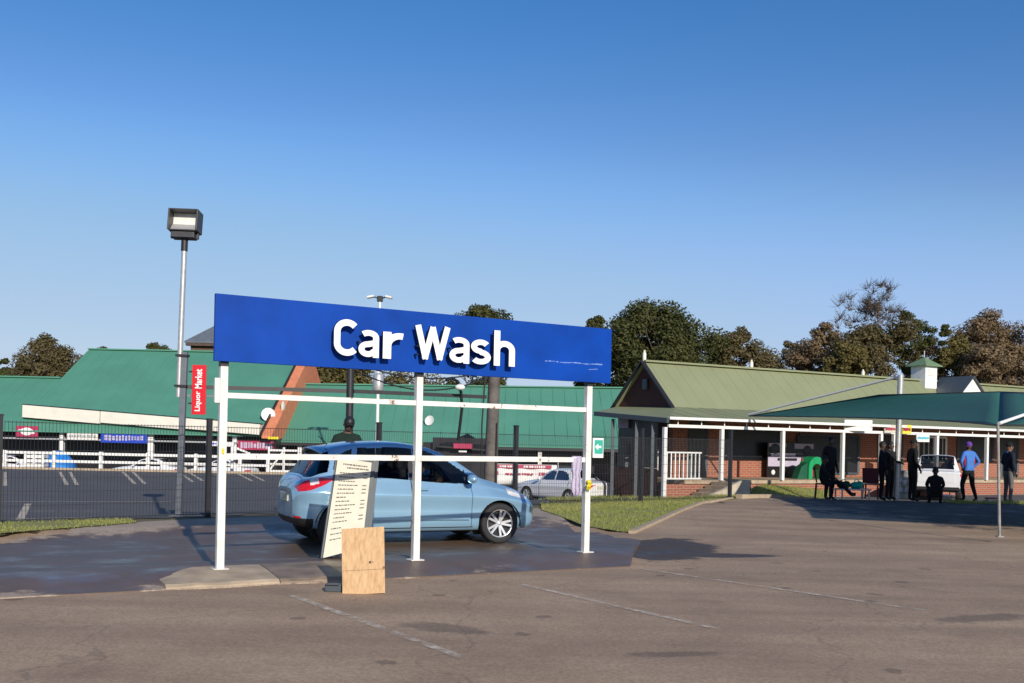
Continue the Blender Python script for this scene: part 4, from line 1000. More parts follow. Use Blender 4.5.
# toy playhouse and white printed window panel on the porch
tp_ = t_at(812,470,1.2); ph = thing('playhouse', 'green plastic arched play house on the porch left of the dark seated figure', 'playhouse', bp(tp_,1.2,FZ), R(29))
b = MB(); n = 12; outer = [(-.42,-.25,0)]+[(-.42*math.cos(PI*k/n),-.25,.42+.42*math.sin(PI*k/n)) for k in range(n+1)]+[(.42,-.25,0)]
inner = [(.24,-.25,0)]+[(.24*math.cos(PI*k/n),-.25,.34+.24*math.sin(PI*k/n)) for k in range(n+1)]+[(-.24,-.25,0)]
b.prism(outer+inner, (0,.5,0)); b.build('shell', M['greenpl'], ph)
b = MB(); b.box((0,.2,.4), (.7,.06,.7)); b.build('back', M['redcloth'], ph)
b = MB(); b.prism([(-.435,-.2,.0),(-.95,-.2,.0),(-.75,-.2,.45),(-.435,-.2,.62)], (0,.3,0)); b.build('slide', mat('dark_green_plastic', (.008,.09,.045), .5), ph)
wp0, wp1 = t_at(766,462,V-.1), t_at(814,462,V-.1)
po = thing('window_panel', 'white and black printed panel standing in the shop window behind the green play house', 'panel', bp(wp0,V-.15,FZ), R(29))
b = MB(); ww = wp1-wp0; b.box((ww/2,0,.68), (ww,.05,1.36)); b.build('panel', M['dark_shop'], po)
b = MB(); b.box((ww*.5,-.03,.62), (ww*.98,.012,.38)); b.box((ww*.32,-.03,.86), (ww*.5,.012,.12)); b.box((ww*.2,-.03,1.25), (ww*.36,.012,.14)); b.box((ww*.75,-.03,1.22), (ww*.4,.012,.2)); b.build('white_area', M['lilac'], po)
b = MB(); b.ball((ww*.15,-.035,1.1), (.26,.02,.2), n=8); b.ball((ww*.82,-.035,1.05), (.24,.02,.2), n=8); b.box((ww*.4,-.04,.7), (ww*.4,.012,.1)); b.ball((ww*.12,-.035,.2), (.1,.02,.1), n=6, mi=1); b.build('print', [M['dark_shop'], M['white']], po)

# ------------------------------------------------------------------ shade canopy
cA = Vector((8.35,17.2,1.93)); cB = B(t_at(745,416,0),-.2,0)+O; cB.z = P(745,416,cB.y).z
cC = Vector((14.0,15.6,1.95)); cD = Vector((18.8,41.0,2.7)); R1 = P(880,395,29.0); R2 = P(1000,392,25.5); R3 = Vector((17.0,23.2,2.75))
can = thing('shade_canopy', 'dark green shade cloth canopy stretched on poles over the group at right', 'canopy', (cA.x, cA.y, 0)); O = Vector((cA.x, cA.y, 0))
def patch(b, a, c, d, e, n=14, sag=.25, edge=Vector((0,0,0))):
    """bilinear cloth panel a-c-d-e, sagging between its edges"""
    vs = []; fs = []
    for j in range(n+1):
        for i in range(n+1):
            u, v = i/n, j/n; p = (a*(1-u)+c*u)*(1-v)+(e*(1-u)+d*u)*v
            p = p + Vector((0,0,-sag*16*u*(1-u)*v*(1-v)*.5)) + edge*(4*u*(1-u)*(1-v)) ; vs.append(p-O)
    for j in range(n):
        for i in range(n): fs.append((j*(n+1)+i, j*(n+1)+i+1, (j+1)*(n+1)+i+1, (j+1)*(n+1)+i))
    b.add(vs, fs, 0, True)
b = MB()
patch(b, cB, cA, R2, R1, edge=Vector((1.3,0,.05))); patch(b, cA, cC, R3, R2, sag=.15)
o = b.build('cloth', M['net'], can, recalc=False); s_ = o.modifiers.new('s', 'SOLIDIFY'); s_.thickness = .008
b = MB(); b.tube([cB.lerp(cA, k/10)-O+Vector((1.3,0,.05))*(4*k/10*(1-k/10)) for k in range(11)], .02, 6); b.tube([cA-O, cC-O], .02, 6); b.tube([cB-O, R1-O, R2-O, R3-O], .02, 6); b.build('edge_cable', M['dark_metal'], can)
for x, y, m in ((cC.x, cC.y, 'galv'),):
    b = MB(); b.tube([Vector((x,y,-.1))-O, Vector((x,y,2.0))-O], .04, 10); b.build('pole', M[m], can)
f = G(999.5, 537, 0.0); b = MB(); b.tube([f-O, cA-O+Vector((0,0,.02))], .025, 10); b.box(f-O+Vector((0,0,.01)), (.1,.1,.02)); b.build('pole', mat('dull_steel', (.3,.29,.27), .6, .2, var=.25, scale=10), can)
ms = P(897,450,29.5); zt = P(900,375,29.5).z
b = MB(); b.tube([Vector((ms.x,ms.y,-.2))-O, Vector((ms.x+.06,ms.y,zt))-O], .085, 12); b.build('mast', M['galv'], can)
b = MB(); b.tube([Vector((ms.x+.06,ms.y,zt-.04))-O, cB-O+Vector((.0,0,.05))], .035, 8); b.build('stay_pipe', M['white'], can)
b = MB(); b.tube([cA-O+Vector((0,-.04,.03)), Vector((14.0,22.0,3.3))-O], .03, 8); b.build('stay_pipe', M['white'], can)
b = MB(); b.tube([Vector((14.0,22.0,0))-O, Vector((14.0,22.0,3.4))-O], .08, 12); b.build('mast', M['galv'], can)
# ------------------------------------------------------------------ vehicles: lofted body shells
def pchip(xk, yk):
    xk = np.array(xk, float); yk = np.array(yk, float); h = np.diff(xk); d = np.diff(yk)/h; m = np.zeros_like(yk)
    for i in range(1, len(xk)-1):
        if d[i-1]*d[i] > 0:
            w1 = 2*h[i]+h[i-1]; w2 = h[i]+2*h[i-1]; m[i] = (w1+w2)/(w1/d[i-1]+w2/d[i])
    m[0] = d[0]; m[-1] = d[-1]
    def f(x):
        x = np.clip(x, xk[0], xk[-1]); i = np.clip(np.searchsorted(xk, x)-1, 0, len(xk)-2); t = (x-xk[i])/h[i]
        return ((1+2*t)*(1-t)**2*yk[i] + t*(1-t)**2*h[i]*m[i] + t*t*(3-2*t)*yk[i+1] + t*t*(t-1)*h[i]*m[i+1])
    return f
def section_grid(keys, stations, sub):
    """keys: list of (s, zb, w, zc, zbelt, wbelt, wr, zr, zt). Returns ctrl coordinate v and arrays (ns, nv, 2)"""
    k = np.array(keys, float); fs = [pchip(k[:,0], k[:,i]) for i in range(1, k.shape[1])]
    out = []
    for s in stations:
        zb, w, zc, zbelt, wbelt, wr, zr, zt = [float(f(s)) for f in fs]
        pts = np.array([(0,zb,0),(w*.82,zb,1),(w*.955,zb+.07,2),(w*.972,(zb+zc)*.5,3),(w*.968,(zb+zc)*.5+.10,3.4),(w,zc-.015,3.9),(w*.992,zc+.015,4.1),(wbelt+.012,zbelt-.03,4.9),(wbelt,zbelt,5),(wr,zr,6),(wr-.07*min(1,wr/.5),zr+(zt-zr)*.55,6.4),(wr*.5,zt-(zt-zr)*.10,7),(0,zt,8)])
        for _ in range(2):
            q = [pts[0]]
            for a, b in zip(pts, pts[1:]): q += [a*.75+b*.25, a*.25+b*.75]
            q.append(pts[-1]); pts = np.array(q)
        # dense resample
        v = pts[:,2]; t = np.interp(np.linspace(0, 1, sub), np.linspace(0, 1, len(v)), v)
        out.append(np.stack([np.interp(t, v, pts[:,0]), np.interp(t, v, pts[:,1]), t], 1))
    return np.array(out)
def make_wheel(r, w, parent, loc_, side, nsp=10, tyre_m=None, rim_r=.68):
    t = MB(); rr = r*rim_r
    prof = [(rr,-w/2*.8),(r*.9,-w/2),(r*.97,-w/2*.86),(r,-w/2*.6),(r,w/2*.6),(r*.97,w/2*.86),(r*.9,w/2),(rr,w/2*.8)]
    Mx = Matrix.Translation(loc_) @ Matrix.Rotation(PI/2*side, 4, 'X')
    wh = bpy.data.objects.new('wheel', None); COL.objects.link(wh); wh.parent = parent; wh.empty_display_size = .1
    t.lathe(prof, 36, Mx); ty = t.build('tyre', M['rubber'], wh)
    b = MB(); b.lathe([(rr*1.0,-w/2*.8),(rr*.98,w/2*.55),(rr*.93,w/2*.78),(rr*1.01,w/2*.83)], 36, Mx)
    b.lathe([(0,w/2*.15),(rr*.97,w/2*.1)], 24, Mx, 1)
    for k in range(nsp//2):
        for da in (-.2, .2):
            a = 2*PI*k/(nsp//2)+da
            T = Mx @ Matrix.Rotation(a, 4, 'Z')
            vs = []
            for (rad, hw, z) in ((rr*.12,.016*r/.3,w/2*.62),(rr*.95,.017*r/.3,w/2*.78)):
                for yy in (-hw, hw):
                    for dz in (0, -.03): vs.append(T @ Vector((rad, yy, z+dz)))
            b.add(vs, [(0,1,3,2),(4,6,7,5),(0,4,5,1),(2,3,7,6),(0,2,6,4),(1,5,7,3)], 0)
    b.lathe([(0,w/2*.72),(rr*.15,w/2*.70),(rr*.2,w/2*.55)], 16, Mx)
    b.build('rim', [M['alloy'], M['black']], wh)
def make_car(name, label, cat, loc_, rz, spec, paint, group=None):
    root = thing(name, label, cat, loc_, rz, group)
    L = spec['L']; n = spec.get('n', 300); nv = spec.get('nv', 150)
    keys = spec['keys']; sk = [k[0] for k in keys]
    st = sorted(set(list(np.linspace(0, L, n)) + list(np.linspace(0, .12, 14)) + list(np.linspace(L-.12, L, 14))))
    g = section_grid(keys, st, nv); ns = len(st)
    axles = spec['axles']; wr_, ar = spec['wr'], spec['wr']*1.14
    idx = {}; V = []; warp = spec.get('warp', lambda s: s)
    def vid(i, j, side):
        k = (i, j, side if 0 < j < nv-1 else 0)
        if k not in idx: idx[k] = len(V); V.append((L/2-warp(st[i]), -g[i,j,0]*side, g[i,j,1]+spec.get('lift', 0)*min(1, max(0, (g[i,j,1]-.95)/.3))))
        return idx[k]
    groups = {}
    for i in range(ns-1):
        sm_ = (st[i]+st[i+1])/2
        for j in range(nv-1):
            z = (g[i,j,1]+g[i,j+1,1]+g[i+1,j,1]+g[i+1,j+1,1])/4; y = (g[i,j,0]+g[i,j+1,0]+g[i+1,j,0]+g[i+1,j+1,0])/4; v = (g[i,j,2]+g[i,j+1,2])/2
            nz = abs(g[i,j+1,1]-g[i,j,1]); ny = abs(g[i,j+1,0]-g[i,j,0])
            skip = False
            for a in axles:
                if v > .3 and v < 6 and y > .45 and (sm_-a)**2+(z-wr_)**2 < ar*ar and z < wr_+ar: skip = True
                if v < 1.0 and y > .45 and abs(sm_-a) < ar: skip = True
            if skip: continue
            lab = spec['label'](sm_, y, z, v, L)
            for side in (1, -1):
                f = (vid(i,j,side), vid(i+1,j,side), vid(i+1,j+1,side), vid(i,j+1,side))
                f = tuple(dict.fromkeys(f))
                if len(f) < 3: continue
                lab2 = (lab, side) if lab in ('side_window','headlight','taillight','fog_lamp','pillar','sail','reverse_lens') else (lab, 0)
                groups.setdefault(lab2, []).append(f if side == 1 else f[::-1])
    # caps
    for i, rev in ((0, False), (ns-1, True)):
        loop = [vid(i,j,1) for j in range(nv)] + [vid(i,j,-1) for j in range(nv-2, 0, -1)]
        groups.setdefault(('body',0), []).append(tuple(loop if not rev else loop[::-1]))
    mats = dict(body=paint, side_window=M['glass'], windscreen=M['glass'], rear_window=M['darkglass'], headlight=M['clearlens'], taillight=M['taillight'], trim=M['black'], seam=M['black'], fog_lamp=M['taillight'], pillar=M['black'], sail=M['black'], reverse_lens=M['clearlens'])
    mats.update(spec.get('mats', {}))
    body = None
    order = sorted(groups, key=lambda k: k[0] != 'body')
    bodyfaces = groups.pop(('body',0)); seamfaces = groups.pop(('seam',0), [])
    def mk(nm, faces_list, ms, parent):
        used = {}; vs = []; fs = []; mi = []
        for q, faces in enumerate(faces_list):
            for f in faces:
                nf = []
                for k in f:
                    if k not in used: used[k] = len(vs); vs.append(V[k])
                    nf.append(used[k])
                fs.append(nf); mi.append(q)
        b = MB(); b.v = vs; b.f = fs; b.m = mi; b.sm = [len(f) < 5 for f in fs]
        return b.build(nm, ms, parent, recalc=False)
    body = mk('body', [bodyfaces, seamfaces], [paint, M['black']], root)
    # split the side glass at pillars into separate windows by station
    for (lab, side), faces in sorted(groups.items()):
        if lab in ('side_window',):
            cuts = spec.get('window_cuts', [])
            bins = {}
            for f in faces:
                s = L/2 - sum(V[k][0] for k in f)/len(f); bins.setdefault(sum(s > c for c in cuts), []).append(f)
            for bf in bins.values(): mk('window', [bf], [mats[lab]], root)
        else: mk({'trim':'bumper_trim'}.get(lab, lab), [faces], [mats[lab]], root)
    # wheels, arches
    for a in axles:
        for side in (1, -1):
            wy = spec['track']/2
            make_wheel(wr_, spec.get('ww', .2), root, Vector((L/2-a, -wy*side, wr_)), side, spec.get('spokes', 10))
    for a in axles:
        for side in (1, -1):
            b = MB()
            for k in range(16):
                a0, a1 = PI*k/16-.15, PI*(k+1)/16-.15
                yo, yi = -(spec['track']/2+.10)*side, -.42*side
                p = [(L/2-a+ar*math.cos(t), y, wr_+ar*math.sin(t)) for t in (a0, a1) for y in (yo, yi)]
                b.add(p, [(0,1,3,2)], 0)
            b.prism([(L/2-a+ar*math.cos(t), -.44*side, wr_+ar*math.sin(t)) for t in np.linspace(-.6, PI+.6, 14)], (0, .02*side, 0))
            b.build('wheel_arch', M['black'], root)
    # cabin
    b = MB(); fl = spec.get('floor', .34)
    b.box((L/2-spec['cabin'][0]*.5-spec['cabin'][1]*.5,0,fl), (spec['cabin'][1]-spec['cabin'][0],1.2,.06)); b.box((L/2-spec['cabin'][0]-.1,0,fl+.3), (.35,1.25,.5), 0, bev=.05); b.build('cabin_floor', M['seat'], root)
    for s in spec.get('seats', []):
        for y in (.36, -.36):
            b = MB(); x = L/2-s; b.box((x,y,fl+.16), (.5,.48,.2), 0, bev=.06); b.box((x-.27,y,fl+.5), (.16,.46,.62), 0, M=Matrix.Rotation(R(-12), 4, 'Y'), bev=.06); b.box((x-.36,y,fl+.88), (.1,.26,.2), 0, bev=.04); b.build('car_seat', M['seat'], root)
    return root, (V, g, st)
def inpoly(s, z, poly): return in_poly(s, z, poly)

# ---- light blue hatchback
HB = [ # s, zb, w, zc, zbelt, wbelt, wr, zr, zt
 (0.00,.33,.50,.50,.57,.42,.30,.585,.60),
 (0.05,.26,.62,.53,.62,.52,.40,.645,.665),
 (0.15,.21,.73,.57,.68,.62,.50,.715,.74),
 (0.35,.19,.80,.63,.75,.69,.56,.795,.825),
 (0.60,.18,.835,.68,.81,.715,.60,.865,.90),
 (0.85,.18,.855,.71,.855,.73,.62,.925,.965),
 (1.02,.18,.862,.72,.885,.755,.655,.965,1.01),
 (1.20,.18,.868,.73,.895,.775,.665,1.06,1.10),
 (1.60,.18,.872,.74,.91,.785,.63,1.26,1.31),
 (2.00,.18,.874,.75,.935,.785,.60,1.395,1.445),
 (2.50,.18,.874,.76,.97,.785,.595,1.435,1.50),
 (3.00,.18,.872,.77,1.0,.78,.585,1.415,1.48),
 (3.30,.19,.868,.78,1.02,.77,.57,1.37,1.435),
 (3.50,.21,.855,.79,1.03,.74,.55,1.30,1.385),
 (3.62,.23,.835,.80,1.025,.715,.55,1.20,1.275),
 (3.76,.26,.795,.80,1.00,.68,.55,1.07,1.12),
 (3.85,.28,.755,.80,.985,.655,.545,1.01,1.04),
 (3.92,.30,.70,.79,.96,.62,.52,.985,1.005),
 (3.98,.34,.63,.75,.90,.55,.45,.925,.945),
 (4.03,.42,.52,.66,.80,.43,.33,.825,.84)]
WINF = [(1.16,.94),(1.30,.915),(1.42,.92),(2.20,.95),(2.17,1.40),(2.0,1.375),(1.62,1.215),(1.36,1.07),(1.20,.985)]
WINR = [(2.28,.955),(2.95,.99),(3.10,1.05),(3.02,1.385),(2.6,1.40),(2.25,1.40)]
WINQ = [(3.06,1.005),(3.42,1.10),(3.36,1.25),(3.18,1.345),(3.10,1.37),(3.16,1.1)]
TAIL = [(3.40,.985),(3.62,1.0),(3.88,.955),(4.0,.87),(3.97,.80),(3.80,.825),(3.60,.895)]
TRI = [(1.10,.925),(1.26,.945),(1.29,1.03),(1.14,.96)]
def hb_warp(s): return .8-(.8-s)*.91 if s < .8 else s if s < 3.32 else 3.32+(s-3.32)*.87
def hb_label(s, y, z, v, L):
    if 5.02 < v < 6.0 and s > 1.05:
        if abs(s-1.36) < .012 and .925 < z < 1.06: return 'sail'
        if inpoly(s, z, WINF) or inpoly(s, z, WINR) or inpoly(s, z, WINQ): return 'side_window'
        if abs(s-1.36) < .012 and z < 1.1: return 'sail'
        if 2.19 < s < 2.27 and z < 1.40 : return 'pillar'
    if v > 6.38 and 1.06 < s < 1.97 and y < .60: return 'windscreen'
    if v > 5.12 and 3.46 < s < 3.87 and s > 3.46+.45*max(0, 1.18-z) and z > 1.0: return 'rear_window'
    if v > 4.35 and v < 6.6 and .22 < s < .62 and z > .66+.22*(s-.2) and z < .755+.22*(s-.2) and y > .45: return 'headlight'
    if y > .40 and v < 5.9 and s > 3.4 and inpoly(s, z, TAIL): return 'reverse_lens' if 3.66 < s < 3.80 and z > .895+.3*(3.80-s)*.5 else 'taillight'
    if s < .1 and z < .42 and y < .5: return 'trim'
    if s > 3.75 and z < .42: return 'trim'
    if s > 3.86 and .40 < z < .45 and .5 < y < .66: return 'fog_lamp'
    if z < .215 and .9 < s < 3.3: return 'trim'
    # shut lines
    if v > 1.8 and v < 5.05:
        for x0, sl_ in ((1.275, 0), (2.245, .0), (3.08, 0)):
            if abs(s-(x0+sl_*(z-.6))) < .007 and z > .27: return 'seam'
        if abs(z-.265) < .006 and 1.25 < s < 3.0: return 'seam'
    if abs(s-3.905) < .006 and y < .62 and z > .5: return 'seam'
    return 'body'
hc = G(499, 543.5, -.1); ang = R(25.5)
fwd = Vector((math.cos(ang), math.sin(ang), 0)); lft = Vector((-fwd.y, fwd.x, 0))
cc_ = hc - fwd*(4.03/2-.80) + lft*.82
car, _ = make_car('hatchback', 'light blue five door hatchback standing wet on the wash pad behind the blue sign', 'car', (cc_.x, cc_.y, -.1), ang,
    dict(L=4.03, keys=HB, axles=(.80, 3.32), wr=.312, track=1.50, ww=.205, label=hb_label, n=470, nv=250, cabin=(1.1,3.7), seats=(1.95, 2.85), window_cuts=(2.24, 3.08), warp=hb_warp, lift=.05), M['bluepaint'])
Lh = 4.03/2
# wing mirrors, handles, spoiler, plate, wipers, aerial
for sd in (1, -1):
    b = MB(); b.ball((Lh-1.34, -sd*.985, 1.0), (.075,.11,.07), n=8); b.beam((Lh-1.30,-sd*.80,.955), (Lh-1.33,-sd*.93,.98), .06, .04, 1); b.build('wing_mirror', [M['bluepaint'], M['black']], car)
    for s, z in ((2.08,.84),(2.93,.87)):
        b = MB(); b.box((Lh-s,-sd*.872,z), (.17,.035,.03), 0, bev=.01); b.build('door_handle', M['bluepaint'], car)
    b = MB(); b.beam((Lh-1.32,-sd*.878,.40), (Lh-2.95,-sd*.878,.42), .012, .035); b.build('side_moulding', M['bluepaint'], car)
b = MB(); vs = []; fs = []; nn = 12
for k in range(nn+1):
    y = -.55+1.1*k/nn; q = (y/.55)**2
    for x, z in ((Lh-3.28, 1.475-.075*q), (Lh-3.50+.05*q, 1.455-.075*q), (Lh-3.64+.10*q, 1.43-.08*q), (Lh-3.62+.10*q, 1.405-.08*q), (Lh-3.44+.05*q, 1.40-.075*q)): vs.append((x, y, z))
for k in range(nn):
    for m_ in range(4): fs.append((k*5+m_, k*5+m_+1, (k+1)*5+m_+1, (k+1)*5+m_))
b.add(vs, fs, 0, True); b.build('spoiler', M['bluepaint'], car)
b = MB(); b.box((-Lh+.088,0,.70), (.02,.46,.12), 0, bev=.005); b.build('number_plate', M['plate'], car)
b = MB(); b.box((-Lh+.12,0,.80), (.06,.5,.03)); b.build('tailgate_handle', M['chrome'], car)
b = MB(); b.beam((-Lh+.29,.0,1.07), (-Lh+.39,.28,1.22), .02, .02); b.build('rear_wiper', M['black'], car)
b = MB(); b.tube([(Lh-3.3,0,1.47),(Lh-3.45,0,1.6)], .006, 6); b.build('aerial', M['black'], car)
b = MB(); sw = Matrix.Translation((Lh-1.62,-.36,.98)) @ Matrix.Rotation(R(65), 4, 'Y')
b.lathe([(.17+.015*math.cos(t),.015*math.sin(t)) for t in np.linspace(0, 2*PI, 9)], 20, sw); b.build('steering_wheel', M['black'], car)

# ---- white sedan beyond the fence, rear to the right
SD = [
 (0.00,.34,.55,.52,.60,.46,.34,.62,.64),(0.08,.27,.70,.55,.66,.60,.48,.69,.71),(0.3,.22,.80,.60,.72,.68,.56,.76,.79),(0.9,.20,.83,.66,.80,.70,.60,.87,.91),
 (1.35,.20,.835,.68,.86,.72,.62,.93,.97),(1.55,.20,.84,.69,.88,.735,.61,1.03,1.07),(2.0,.20,.84,.70,.90,.74,.57,1.29,1.34),(2.4,.20,.84,.71,.91,.74,.56,1.36,1.42),
 (2.9,.20,.84,.72,.92,.74,.56,1.35,1.41),(3.25,.21,.84,.72,.93,.735,.57,1.25,1.31),(3.55,.22,.835,.73,.93,.72,.60,1.05,1.09),(3.75,.24,.83,.73,.92,.71,.62,.97,1.0),(4.1,.27,.81,.73,.90,.68,.58,.935,.965),(4.28,.32,.76,.70,.86,.62,.52,.89,.915),(4.36,.42,.66,.62,.76,.52,.42,.79,.81)]
SWF = [(1.66,.93),(2.42,.95),(2.42,1.31),(2.1,1.29),(1.8,1.1)]; SWR = [(2.50,.95),(3.28,.97),(3.12,1.2),(2.92,1.30),(2.50,1.32)]
def sd_label(s, y, z, v, L):
    if 5.02 < v < 6.05 and s > 1.5 and (inpoly(s, z, SWF) or inpoly(s, z, SWR)): return 'side_window'
    if v > 6.3 and 1.5 < s < 2.12 and y < .55: return 'windscreen'
    if v > 6.3 and 3.1 < s < 3.6 and y < .56: return 'rear_window'
    if s > 4.14 and y > .28 and .68 < z < .82: return 'taillight'
    if s < .2 and y > .35 and .54 < z < .66: return 'headlight'
    if (s < .1 or s > 4.28) and z < .40: return 'trim'
    if v > 1.8 and v < 5.05:
        for x0 in (1.62, 2.46, 3.3):
            if abs(s-x0) < .012 and z > .3: return 'seam'
    return 'body'
SPEC_SD = dict(L=4.36, keys=SD, axles=(.85, 3.35), wr=.30, track=1.45, label=sd_label, n=150, nv=90, cabin=(1.5,3.6), seats=(2.2, 2.95), window_cuts=(2.46,), mats={'side_window': M['darkglass'], 'windscreen': M['darkglass']})
def place(x, y, zofs=0, tall=None, d=None):
    p = P(x, y, d); p.z = terr(p.x, p.y); return p
s0 = place(563, 500, d=37.6)
car2, _ = make_car('sedan', 'white four door sedan parked beyond the mesh fence, its tail to the right', 'car', s0, R(180-50), SPEC_SD, M['whitepaint']); car2.scale = (.93,.93,.93)
b = MB(); b.box((-2.185,0,.72), (.02,.5,.12)); b.build('number_plate', M['plate'], car2)
for sd in (1, -1):
    b = MB(); b.ball((2.18-1.72,-sd*.90,.98), (.06,.1,.06), n=6); b.build('wing_mirror', M['whitepaint'], car2)

# ---- white pickup at right, seen from behind
PK = [
 (0.00,.40,.60,.62,.74,.52,.40,.76,.78),(0.1,.34,.76,.66,.84,.66,.54,.87,.90),(0.5,.30,.83,.72,.94,.72,.62,.99,1.02),(1.2,.30,.85,.76,1.0,.74,.66,1.06,1.09),(1.4,.30,.85,.78,1.03,.75,.64,1.16,1.20),
 (1.8,.30,.85,.79,1.06,.75,.60,1.50,1.55),(2.2,.30,.85,.80,1.07,.75,.59,1.58,1.64),(2.7,.30,.85,.80,1.08,.75,.59,1.57,1.63),(2.82,.30,.85,.80,1.08,.75,.60,1.40,1.46),(2.9,.30,.85,.80,1.06,.76,.66,1.08,1.1),(3.2,.31,.85,.80,1.05,.77,.72,1.06,1.07),
 (4.3,.34,.85,.80,1.05,.77,.72,1.06,1.07),(4.42,.36,.84,.79,1.04,.76,.70,1.05,1.06),(4.46,.42,.82,.76,1.0,.74,.68,1.01,1.02)]
def pk_label(s, y, z, v, L):
    if 5.02 < v < 6.05 and inpoly(s, z, [(1.6,1.1),(2.7,1.12),(2.66,1.5),(2.0,1.5),(1.75,1.35)]): return 'side_window'
    if v > 6.3 and 1.36 < s < 1.9 and y < .55: return 'windscreen'
    if v > 6.2 and 2.72 < s < 2.89 and y < .56: return 'rear_window'
    if s > 4.36 and y > .66 and .74 < z < .98: return 'taillight'
    if s < .2 and y > .4 and .62 < z < .78: return 'headlight'
    if s > 4.36 and z < .5: return 'trim'
    return 'body'
SPEC_PK = dict(L=4.46, keys=PK, axles=(.85, 3.4), wr=.33, track=1.44, label=pk_label, n=140, nv=80, cabin=(1.4,2.8), seats=(2.2,), floor=.5, mats={'rear_window': M['glass']})
k0 = place(937, 498, d=37.2)
car3, _ = make_car('pickup', 'white pickup parked at the verandah, seen from behind with red tail lamps', 'pickup', k0, R(66), SPEC_PK, M['whitepaint'])
b = MB(); b.box((-2.235,0,.84), (.012,1.2,.34), 0, bev=.005); b.build('tailgate', M['whitepaint'], car3)
b = MB(); b.box((-2.26,0,.46), (.1,1.5,.12), 0, bev=.02); b.build('bumper', M['black'], car3)
b = MB(); b.box((-2.27,0,.64), (.02,.44,.12)); b.build('number_plate', M['plate'], car3)
# ---- cars parked beyond the white rails (mostly hidden): low resolution copies
def far_car(x, lab, rz_, m=None, src=car2, d=54.5):
    p = P(x, 460, d); p.z = terr(p.x, p.y)-.3
    c = copy_tree(src); c.location = p; c.rotation_euler.z = rz_; c['label'] = lab; c['group'] = 'white cars beyond the rail fence'; return c
far_car(14, 'white sedan at the far left end beyond the white rail fence', R(10))
far_car(148, 'white sedan beyond the rail fence left of the lamp post foot', R(175))
far_car(222, 'white sedan beyond the rail fence behind the left white sign post', R(165), d=55.5)
# a white crate stack and a blue tarp beside them
cr = P(37, 463, 52.2); cr.z = terr(cr.x, cr.y); t = thing('crate_stack', 'white slatted crate beyond the rail fence at far left', 'crate', cr)
b = MB()
for k in range(4): b.box((0,0,.12+.22*k), (1.0,.6,.17), 0, bev=.02)
for xx in (-.45,0,.45): b.box((xx,-.33,.45), (.12,.05,.9))
b.build('crate', M['white'], t)
tpp = P(58, 459, 54); tpp.z = terr(tpp.x, tpp.y); t = thing('tarpaulin', 'bright blue tarpaulin heap beyond the rail fence at far left', 'tarpaulin', tpp)
b = MB(); n = 10; vs = []; fs = []
for j in range(n+1):
    for i in range(n+1):
        u, v = i/n, j/n; h = 1.25*(16*u*(1-u)*v*(1-v))**.5*(.9+.3*mnoise.noise((u*3, v*3, 1))); vs.append((u*1.9-.9, v*1.6-.8, h))
for j in range(n):
    for i in range(n): fs.append((j*(n+1)+i, j*(n+1)+i+1, (j+1)*(n+1)+i+1, (j+1)*(n+1)+i))
b.add(vs, fs, 0, True); o = b.build('tarp_sheet', mat('blue_tarp', (.02,.2,.6), .5), t); s_ = o.modifiers.new('s', 'SOLIDIFY'); s_.thickness = .02
